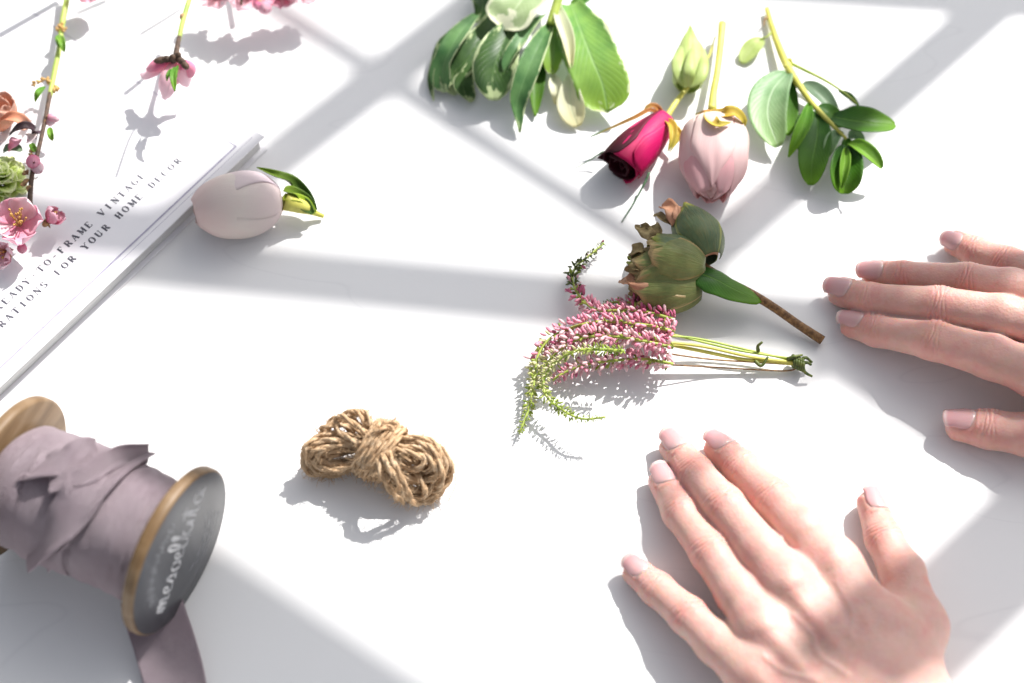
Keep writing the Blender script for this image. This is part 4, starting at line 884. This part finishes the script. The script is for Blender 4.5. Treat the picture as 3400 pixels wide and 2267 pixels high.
# ---------------------------------------------------------------- pale rosebud on the book corner
R6 = crop(400, 400, 2.94)
rb = thing("rosebud", "pale cream pink rosebud with lime green sepals lying on the corner of the white book", "rosebud", P(790, 680))
O = P(*R6(1565, 765, 1.2)); T = P(*R6(705, 890, 1.6)); A = nrm(T - O); Lh = np.linalg.norm(T - O) * 100
def bulb(t): return max(.02, 1 - abs(2 * (.05 + .92 * t) - 1.02) ** 2.2) ** .56
for k_, (a0, hw, R, L, mt, of) in enumerate([(-46, 92, 1.47, .99, 'cream', .0), (58, 70, 1.485, .86, 'lilac', .0), (140, 90, 1.46, .98, 'cream', 0), (-118, 62, 1.49, .93, 'cream', .0), (-150, 90, 1.46, .96, 'cream', 0), (30, 100, 1.44, 1.0, 'cream', 0), (200, 130, 1.4, .98, 'cream', 0)]):
    wrap("petal", rb, M[mt], O, A, Lh * L, R, a0, hw, bulb, edge=.03, off=of, wave=.012, tipw=.62, basew=.6, seed=k_ + 9, nt=26, nv=21, curl=-.01, solid=.012)
for i, (pts, w, mt) in enumerate([([(1890, 890, .5), (1790, 740, .8), (1660, 610, 1.3), (1510, 535, 2.1), (1330, 455, 2.2)], 75, 'sepaldark'), ([(1900, 900, .5), (1760, 865, .7), (1640, 835, .9), (1530, 845, 1.0)], 70, 'sepalbright'),
        ([(1890, 890, .5), (1800, 790, .9), (1700, 720, 1.3), (1590, 690, 1.8)], 62, 'sepaldark'), ([(1900, 900, .55), (1790, 800, 1.0), (1700, 770, 1.3), (1580, 770, 1.6)], 52, 'sepalbright'), ([(1880, 910, .8), (1760, 820, .9), (1640, 760, 1.0)], 70, 'sepaldark')]):
    blade("sepal", g(R6, pts), w / 2.94, M[mt], rb, lance_w if i == 0 else strap_w, .6, .2, wave=.05, nt=20, nv=11, seed=i)
stem("stem", g(R6, [(1985, 935, .2), (1900, 900, .4), (1800, 850, .8), (1600, 790, 1.4)]), [.10, .14, .3, .4], M['ystem'], rb, 14)

# ---------------------------------------------------------------- blossom twigs at upper left
C1 = crop(0, 0, 1.845)
def blossom(parent, c, n, R, mats, open_=.35, k=5, a0=0.0, st=14, back=False, seed=0, skip=()):
    """five-petalled flower: centre c (world), facing n, petal length R cm"""
    rs = random.Random(seed); n = nrm(n); X = perp_up(n); Y = np.cross(n, X)
    for i in range(k):
        if i in skip: continue
        a = a0 + 2 * PI * i / k + rs.uniform(-.12, .12); e = X * math.cos(a) + Y * math.sin(a); s_ = np.cross(n, e); op = open_ + rs.uniform(-.15, .15)
        d = nrm(e * math.cos(op) + n * math.sin(op)); u = np.cross(d, s_) * -1
        if u.dot(n) < 0: u = -u
        Rk = R * rs.uniform(.9, 1.1); ph = rs.uniform(0, 6)
        def fn(t, v, d=d, s_=s_, u=u, Rk=Rk, ph=ph):
            w = obov_w(t) * .55 * Rk
            return c + (d * Rk * (t - .06 * v * v * t) + s_ * w * v + u * (Rk * .28 * v * v * t + Rk * .22 * t * t * (1 if not back else .6) + .05 * Rk * math.sin(7 * v + ph + 5 * t) * t)) * CM
        surf("petal", fn, 14, 11, mats[i % len(mats)], parent, solid=.0002)
    if st:
        mb = MB()
        for i in range(st):
            a = rs.uniform(0, 6.28); q = rs.uniform(.15, .55); e = X * math.cos(a) + Y * math.sin(a)
            d = nrm(n + e * q); l = R * rs.uniform(.45, .8)
            p1 = c + d * l * CM; mb.tube(spline([c, c + (n * .5 + e * q * .8) * l * .6 * CM, p1], 6), .00018, 4); mb.ball(p1, d, .0006, .0008, 5, 3)
        mb.build("stamens", M['stamen'], parent)
    cm_ = MB().ball(c - n * .12 * CM, n, .20 * R * CM, .24 * R * CM, 8, 6)
    for i in range(5):
        a = a0 + .6 + 2 * PI * i / 5; e = X * math.cos(a) + Y * math.sin(a)
        cm_.ball(c - n * .04 * CM + e * .2 * R * CM, nrm(e - n * .2), .07 * R * CM, .2 * R * CM, 6, 4)
    cm_.build("calyx", M['bract'], parent)
def budlet(parent, c, d, r, l, mt='blossomdeep'):
    for i in range(4):
        wrap("bud_petal", parent, M[mt], c, nrm(d), l, r, i * 90, 62, bud_r, edge=.05, tipw=.3, basew=.7, seed=i, nt=10, nv=9)
    MB().ball(c, d, r * .8 * CM, r * .7 * CM, 7, 5).build("calyx", M['bract'], parent)
bA = thing("blossom_branch", "peach blossom twig hanging down the left edge over the book, green above and dark below", "blossom branch", P(170, 300))
stem("stem", g(C1, [(425, -120, 2.0), (405, 20, 1.9), (380, 150, 1.9), (362, 300, 1.9), (332, 450, 2.0), (305, 590, 2.1)]), [.16, .15, .13, .13, .12], M['gstem'], bA, 30)
stem("stem", g(C1, [(308, 570, 2.1), (285, 690, 2.2), (262, 800, 2.2), (235, 920, 2.2), (200, 1050, 2.2), (185, 1200, 2.2), (185, 1290, 2.2)]), [.11, .10, .10, .11, .13], M['dstem'], bA, 30)
for x, y, z, r in [(370, 160, 2.0, .16), (350, 185, 2.0, .13), (395, 185, 2.0, .12), (300, 500, 2.1, .16), (240, 505, 2.1, .13), (205, 520, 2.1, .10), (345, 545, 2.1, .17), (210, 500, 2.2, .1), (200, 920, 2.3, .15), (160, 1060, 2.3, .15), (190, 950, 2.3, .12), (150, 1120, 2.2, .18), (180, 1160, 2.2, .15), (265, 490, 2.1, .12)]:
    mb = MB()
    for k_ in range(4):
        off = np.array([random.uniform(-1, 1), random.uniform(-1, 1), random.uniform(0, .6)]) * r * .6 * CM
        mb.ball(P(*C1(x, y, z)) + off, np.array([random.uniform(-1, 1), random.uniform(-1, 1), .5]), r * .55 * CM, r * .95 * CM, 6, 4)
    mb.build("bud_scale", M['goldbract' if y < 600 else 'bract'], bA)
for i, (pts, w, mt) in enumerate([([(370, 220, 2.1), (380, 260, 2.4), (395, 320, 2.2)], 24, 'leafbright'), ([(275, 530, 2.2), (240, 570, 2.5), (215, 625, 2.2)], 24, 'leafmid'), ([(305, 780, 2.4), (310, 820, 2.6), (322, 862, 2.3)], 20, 'leafbright'), ([(360, 215, 2.1), (355, 240, 2.3), (360, 290, 2.1)], 16, 'leafmid'), ([(215, 930, 2.4), (200, 900, 2.7), (190, 880, 2.6)], 20, 'leafbright'), ([(380, 390, 2.6), (430, 380, 3.0), (480, 375, 3.0)], 3, 'leafmid'),
        ([(150, 590, 3.0), (140, 640, 3.3), (135, 690, 3.2)], 3, 'leafmid')]):
    if w > 5: blade("leaf", g(C1, pts), w / 1.845, M[mt], bA, leaf_w, .5, .2, nt=14, nv=9, seed=i)
budlet(bA, P(*C1(300, 720, 2.3)), np.array([.8, -.3, .4]), .20, .45, 'blossom'); budlet(bA, P(*C1(285, 745, 2.2)), np.array([1, -.2, .1]), .18, .42, 'blossompale'); budlet(bA, P(*C1(330, 735, 2.3)), np.array([.9, .1, .3]), .12, .3, 'blossompale')
budlet(bA, P(*C1(200, 985, 2.4)), np.array([.35, -.7, .7]), .30, .62); budlet(bA, P(*C1(215, 1010, 2.2)), np.array([.6, -.8, .2]), .28, .6, 'blossompale')
blossom(bA, P(*C1(118, 1370, 2.3)), np.array([.1, -.25, 1]), 1.20, [M['blossom'], M['blossompale'], M['blossom']], .30, a0=.5, seed=3, st=18)
blossom(bA, P(*C1(290, 1360, 1.9)), np.array([.7, .35, .5]), .72, [M['blossom'], M['blossomdeep']], .65, a0=.2, seed=5, st=6)
blossom(bA, P(*C1(40, 1540, 1.7)), np.array([-.3, -.7, .6]), .85, [M['blossompale'], M['blossom']], .5, a0=.9, seed=8, st=8)
budlet(bA, P(*C1(135, 1500, 1.8)), np.array([.2, -1, .2]), .2, .5)
bB = thing("blossom_branch", "green twig from the top edge ending in one pink blossom seen from behind", "blossom branch", P(590, 120))
stem("stem", g(C1, [(1175, -150, 3.0), (1162, -20, 2.9), (1140, 60, 2.9), (1115, 150, 3.0), (1098, 230, 3.1), (1082, 310, 3.2)]), [.13, .12, .12, .09], M['gstem'], bB, 26)
stem("stem", g(C1, [(1098, 225, 3.12), (1085, 290, 3.25), (1078, 345, 3.35)]), [.10, .15], M['dstem'], bB, 12)
MB().ball(P(*C1(1115, 100, 3.0)), np.array([.1, 1, 0]), .13 * CM, .2 * CM).build("node", M['bract'], bB)
for i, (pts, w, mt, cu) in enumerate([([(1060, 360, 3.2), (1000, 365, 3.35), (940, 385, 3.2), (895, 425, 2.8)], 52, 'blossomdeep', -.5), ([(1050, 380, 3.1), (990, 410, 3.0), (920, 440, 2.7), (860, 450, 2.4)], 50, 'blossompale', -.3),
        ([(1060, 370, 3.2), (1035, 440, 3.2), (1012, 520, 2.9), (1000, 605, 2.3)], 64, 'blossompale', -.35), ([(1075, 365, 3.2), (1120, 375, 3.3), (1155, 410, 3.0), (1168, 475, 2.5)], 46, 'blossomdeep', -.5), ([(1070, 375, 3.1), (1105, 420, 3.0), (1130, 470, 2.6), (1155, 530, 2.1)], 52, 'blossompale', -.3), ([(1060, 375, 2.9), (1060, 440, 2.8), (1075, 520, 2.4)], 50, 'blossom', -.3)]):
    blade("petal", g(C1, pts), w / 1.845, M[mt], bB, obov_w, cu, 0, wave=.12, nt=16, nv=11, seed=i)
cx = MB()
for x, y, a, l in [(985, 368, (-1, -.3, .1), .34), (1020, 362, (-1, -.2, .3), .32), (1110, 372, (1, -.8, .2), .32), (1135, 400, (.7, -1, .1), .26), (1060, 360, (0, 0, 1), .3), (1090, 350, (.3, .2, 1), .3)]:
    cx.ball(P(*C1(x, y, 3.45)), np.array(a, float), .17 * CM, l * CM, 8, 5)
cx.build("calyx", M['dstem'], bB)
for i, (pts, w) in enumerate([([(1070, 410, 3.6), (1062, 470, 3.8), (1072, 560, 3.6)], 22), ([(1045, 420, 3.5), (1030, 460, 3.7), (1022, 495, 3.5)], 12), ([(1090, 400, 3.6), (1075, 450, 3.7), (1080, 480, 3.6)], 14)]):
    blade("leaf", g(C1, pts), w / 1.845, M['leafmid'], bB, leaf_w, .5, .2, nt=12, nv=7, seed=i)
bC = thing("blossom_branch", "cluster of pale and deep pink blossoms reaching in from the top edge", "blossom branch", P(820, -40))
stem("stem", g(C1, [(1530, -70, 1.5), (1545, -260, 2.0), (1570, -560, 2.8)]), .13, M['dstem'], bC, 30)
stem("stem", g(C1, [(1485, -100, 2.3), (1480, -10, 2.2), (1478, 30, 2.1)]), .07, M['dstem'], bC, 10)
for i, (x, y, z, n_, R, ms, op) in enumerate([(1335, -25, 1.5, (-.2, -.3, 1), 1.0, ['blossompale'], .3), (1500, -30, 1.7, (.1, -.5, .8), 1.1, ['blossompale', 'blossompale', 'blossom'], .35), (1700, -30, 1.5, (.3, -.3, .9), 1.0, ['blossom', 'blossompale'], .3), (1850, -45, 1.5, (.3, -.3, .9), 1.1, ['blossompale', 'blossom'], .3), (565, -40, 2.0, (0, -.3, 1), .95, ['blossom', 'blossompale'], .3)]):
    blossom(bC, P(*C1(x, y, z)), np.array(n_), R, [M[q] for q in ms], op, a0=.4 + i, seed=20 + i)
budlet(bC, P(*C1(1622, 30, 1.9)), np.array([.1, -1, .4]), .32, .6, 'blossom'); budlet(bC, P(*C1(1590, 15, 2.1)), np.array([-.3, -1, .1]), .2, .45, 'blossomdeep')
for tp, zz, r_ in [([(-60, 375), (150, 255), (400, 115), (640, 10)], 5.2, .17), ([(-60, 85), (110, 40), (250, 2)], 5.0, .13), ([(860, 210), (990, 130), (1100, 60)], 5.4, .10), ([(640, 1250), (730, 1000), (830, 860)], 9.2, .06), ([(700, 735), (780, 670), (850, 600)], 9.0, .12)]:
    q = np.array([P(*C1(x, y, 0)) + SUN_L * zz * CM for x, y in tp]); MB().tube(spline(q, 20), [r_ * CM, r_ * .8 * CM], 8).build("twig", M['dstem'], bC)
# flowers cut by the left edge
of = thing("flower", "coral orange flower with a black rim, cut by the left edge above the lime flower", "flower", P(40, 450))
Of = P(*C1(20, 800, .9))
for i, (ang, R, L, mt) in enumerate([(0, 1.0, 1.5, 'orange'), (72, 1.0, 1.45, 'orange'), (144, 1.0, 1.5, 'orange'), (216, 1.0, 1.5, 'orange'), (288, 1.0, 1.5, 'orange'), (30, .75, 1.5, 'orange'), (150, .7, 1.45, 'orange'), (270, .7, 1.5, 'orange')]):
    wrap("petal", of, M[mt], Of, nrm([-.15, .35, 1]), L, R, ang, 50, cup_r, edge=.12, tipw=.5, seed=i, flare=.1, wave=.05)
for i, (pts, w, mt) in enumerate([([(60, 830, 2.4), (110, 785, 2.9), (170, 775, 2.9), (215, 810, 2.4), (225, 850, 1.9)], 30, 'blackpetal'), ([(165, 870, 2.2), (190, 850, 2.4), (205, 820, 2.3)], 34, 'lilac'), ([(60, 920, 1.9), (90, 880, 2.3), (110, 850, 2.3)], 38, 'blossom'), ([(0, 740, 2.4), (70, 720, 2.9), (130, 740, 2.8), (165, 790, 2.4)], 40, 'orange'), ([(20, 930, 1.6), (60, 910, 1.8), (140, 920, 1.7)], 30, 'leafgrey')]):
    blade("petal", g(C1, pts), w / 1.845, M[mt], of, strap_w, .6, 0, wave=.1, nt=16, nv=9, seed=i)
lf_ = thing("flower", "ruffled lime green flower with pale petal edges, cut by the left edge", "flower", P(10, 620))
Lc = P(*C1(5, 1130, 1.0))
rs = random.Random(5)
for i in range(64):
    a = i * 2.4; e_ = math.acos(1 - (i + .5) / 64 * 1.05); d = np.array([math.cos(a) * math.sin(e_), math.sin(a) * math.sin(e_), math.cos(e_)])
    base = Lc + d * .35 * CM; tip = Lc + (d * 1.0 + np.array([rs.uniform(-.15, .15), rs.uniform(-.15, .15), 0])) * rs.uniform(1.05, 1.35) * CM
    blade("petal", None, 30, M['lime'], lf_, obov_w, .5, 0, roll=rs.uniform(-40, 40), wave=.18, nt=8, nv=7, seed=i, world_pts=spline([base, (base + tip) / 2 + perp_up(d) * .1 * CM, tip], 8))

# ---------------------------------------------------------------- jute twine bow
T4 = crop(850, 1250, 2.412)
tw = thing("twine", "small bow-shaped hank of brown jute twine in the middle of the table", "twine", P(1250, 1530))
def ply(name, q, rad=.078, tw_=1.2, seg=6, seed=0):
    """two-ply twisted cord along q (world points)"""
    L_ = np.concatenate([[0], np.cumsum(np.linalg.norm(np.diff(q, axis=0), axis=1))]) * 100
    n = int(L_[-1] / .055); s_ = np.linspace(0, L_[-1], n); c = np.stack([np.interp(s_, L_, q[:, a]) for a in range(3)], 1)
    Tn = np.gradient(c, axis=0); up = perp_up(Tn[0]); mb = MB(); A_, B_ = [], []
    for i in range(n):
        t = nrm(Tn[i]); up = nrm(up - t * up.dot(t)); sd_ = np.cross(t, up); ph = s_[i] * tw_ * 2 * PI / 1.0 * .62 + seed
        o_ = (up * math.cos(ph) + sd_ * math.sin(ph)) * rad * .62 * CM; A_.append(c[i] + o_); B_.append(c[i] - o_)
    for w in (A_, B_): mb.tube(w, rad * CM, seg)
    return mb.build(name, M['jute'], tw), c
paths = []
def loop(Cc, Tt, wid, zc, zt, seed, name="strand"):
    """teardrop loop from the waist Cc to the far end Tt, both crop pixels; wid half width in pixels"""
    rs = random.Random(seed); C_, T_ = np.array(Cc, float), np.array(Tt, float); d = T_ - C_; pr = np.array([-d[1], d[0]]) / np.hypot(*d)
    pts = []
    for i in range(49):
        f = 2 * PI * i / 48; r = (1 - math.cos(f)) / 2; wv = wid * math.sin(f) * (.75 + .35 * r)
        xy = C_ + d * (r ** .85) + pr * wv + np.array([math.sin(f * 2 + seed), math.cos(f * 3 + seed)]) * 9
        pts.append(P(*T4(xy[0], xy[1], max(.16, zc + zt * math.sin(f) * (.3 + r) + .08 * math.sin(3 * f + seed)))))
    o_, c = ply(name, np.array(pts), seed=seed); paths.append(c); return o_
CN = (955, 600)
for k_, (T_, w, zc, zt) in enumerate([((1500, 800), 215, 1.15, -.95), ((1545, 830), 235, .95, -.75), ((1470, 740), 165, 1.5, -.7), ((1440, 790), 125, 1.35, -.75), ((1400, 900), 190, .75, -.45), ((1460, 900), 220, .5, -.3), ((1350, 700), 70, 1.9, -.3), ((1500, 640), 130, 1.5, -.6), ((1330, 960), 110, .95, -.4), ((1500, 860), 240, .65, -.45), ((1430, 960), 150, .35, -.15), ((1480, 690), 190, 1.75, -.5), ((1400, 800), 60, .7, -.2), ((1380, 850), 130, .4, -.2), ((1450, 760), 100, .8, -.4), ((1530, 780), 205, .9, -.7), ((1490, 850), 170, 1.25, -.8), ((1420, 700), 110, 1.7, -.5), ((1510, 900), 200, .35, -.2)]):
    loop(CN, T_, w, zc, zt, k_)
for k_, (T_, w, zc, zt) in enumerate([((400, 660), 130, 1.1, .7), ((370, 690), 140, .85, .6), ((430, 620), 110, 1.4, .6), ((480, 690), 95, 1.1, .6), ((400, 600), 150, 1.5, .4), ((450, 720), 110, .5, .3), ((560, 700), 60, .9, .3), ((480, 700), 60, .35, .1), ((430, 740), 90, .3, .1), ((420, 650), 125, .6, .3), ((500, 640), 75, 1.5, .4), ((380, 640), 155, .95, .6), ((440, 650), 85, 1.3, .6), ((410, 700), 120, .65, .45), ((530, 660), 50, 1.2, .3)]):
    loop(CN, T_, w, zc, zt, 20 + k_)
for k_, (T_, w, zc, zt) in enumerate([((680, 320), 120, 1.8, .4), ((760, 290), 100, 2.0, .3), ((600, 380), 110, 1.5, .5), ((530, 430), 90, 1.6, .5), ((800, 310), 90, 1.5, .3), ((640, 340), 70, 2.2, .2), ((560, 400), 120, 1.0, .3)]):
    loop((940, 560), T_, w, zc, zt, 40 + k_)
axw = nrm(P(*T4(1080, 640)) - P(*T4(860, 560))); pw = np.array([-axw[1], axw[0], 0])
for k_ in range(7):   # turns round the waist
    c0 = P(*T4(985, 590, 1.25)) + axw * (k_ - 3) * .19 * CM; a = np.linspace(0, 2 * PI, 40)
    q = np.array([c0 + pw * math.cos(t) * (1.28 - .05 * abs(k_ - 3)) * CM + np.array([0, 0, 1]) * math.sin(t) * (1.12 + .06 * (k_ % 2)) * CM + axw * math.sin(t * 1 + .4) * .22 * CM for t in a])
    q[:, 2] = np.maximum(q[:, 2], .0012); o_, c = ply("knot_turn", q, seed=k_); paths.append(c)
for k_, pts in enumerate([[(1010, 620, 2.4), (1060, 720, 2.5), (1130, 840, 2.1), (1200, 960, 1.3), (1300, 1030, .6)], [(1060, 600, 2.4), (1110, 700, 2.5), (1180, 840, 2.0), (1240, 970, 1.2)], [(960, 480, 2.4), (1040, 380, 2.5), (1120, 370, 2.1), (1130, 450, 1.8), (1060, 560, 2.2)], [(900, 520, 2.2), (980, 430, 2.6), (1080, 410, 2.4), (1100, 500, 2.2)], [(980, 660, 2.3), (1000, 780, 2.2), (1080, 920, 1.5), (1180, 1010, .7)]]):
    q = spline(PP(g(T4, pts)), 40); o_, c = ply("strand", q, seed=60 + k_); paths.append(c)
fz = MB(); rs = random.Random(9)
for c in paths:
    for _ in range(120):
        i = rs.randrange(len(c)); p0 = c[i]; d = nrm(np.array([rs.gauss(0, 1), rs.gauss(0, 1), rs.gauss(0, .8)])); d2 = nrm(d + np.array([rs.gauss(0, .6), rs.gauss(0, .6), rs.gauss(0, .5)]))
        l = rs.uniform(.15, .55); q = [p0 + d * .07 * CM, p0 + (d * .07 + d * l * .5) * CM, p0 + (d * (.07 + l * .5) + d2 * l * .5) * CM]
        if min(x[2] for x in q) < .0003: continue
        fz.tube(q, [.00012, .00005], 3, cap=False)
fz.tube(spline(PP(g(T4, [(1480, 560, 1.0), (1560, 680, 1.2), (1600, 850, 1.0), (1540, 1000, .6)])), 16), .00018, 4)
fz.tube(spline(PP(g(T4, [(560, 520, 1.6), (500, 450, 1.9), (470, 405, 2.2)])), 8), .00018, 4)
fz.build("loose_fibres", M['jute'], tw, kind='stuff')

# ---------------------------------------------------------------- ribbon: loose folds and the tail
S3 = crop(0, 1250, 1.5424)
def ribb(name, pts, w, cup=0, fold=0, roll=0, twist=0, wave=.1, seed=0, nt=40, nv=15, prof=flat_w):
    return blade(name, g(S3, pts), w / 1.5424, M['ribbon'], ribbon, prof, cup, fold, roll, twist, wave, nt=nt, nv=nv, solid=.04, seed=seed)
ribb("loose_fold", [(150, 900, 3.6), (260, 790, 5.4), (380, 660, 6.15), (470, 520, 6.2), (520, 420, 5.6)], 95, -.12, 0, 12, 50, .16, 1)
ribb("loose_fold", [(60, 560, 5.0), (160, 480, 5.9), (290, 440, 6.3), (400, 400, 6.2), (490, 325, 5.7)], 75, -.1, 0, -10, 90, .18, 2, prof=strap_w)
ribb("loose_fold", [(250, 560, 6.2), (340, 520, 6.45), (440, 500, 6.35), (540, 440, 5.9), (640, 400, 5.2), (760, 395, 4.6)], 46, .1, 0, 20, 60, .22, 4)
ribb("loose_fold", [(240, 960, 3.0), (330, 830, 5.1), (430, 690, 6.0), (540, 560, 6.15), (640, 460, 5.6), (760, 390, 4.6)], 40, -.15, 0, -20, -30, .14, 5)
ribb("loose_fold", [(200, 940, 2.6), (140, 800, 4.4), (110, 640, 5.4), (160, 500, 5.9)], 55, -.1, 0, 0, 30, .2, 7, prof=strap_w)
ribb("tail", [(770, 1120, .9), (800, 1240, .5), (840, 1360, .45), (880, 1500, .35), (905, 1640, .25), (920, 1800, .2)], 140, .04, 0, 0, 16, .07, 9, nt=50, nv=21)
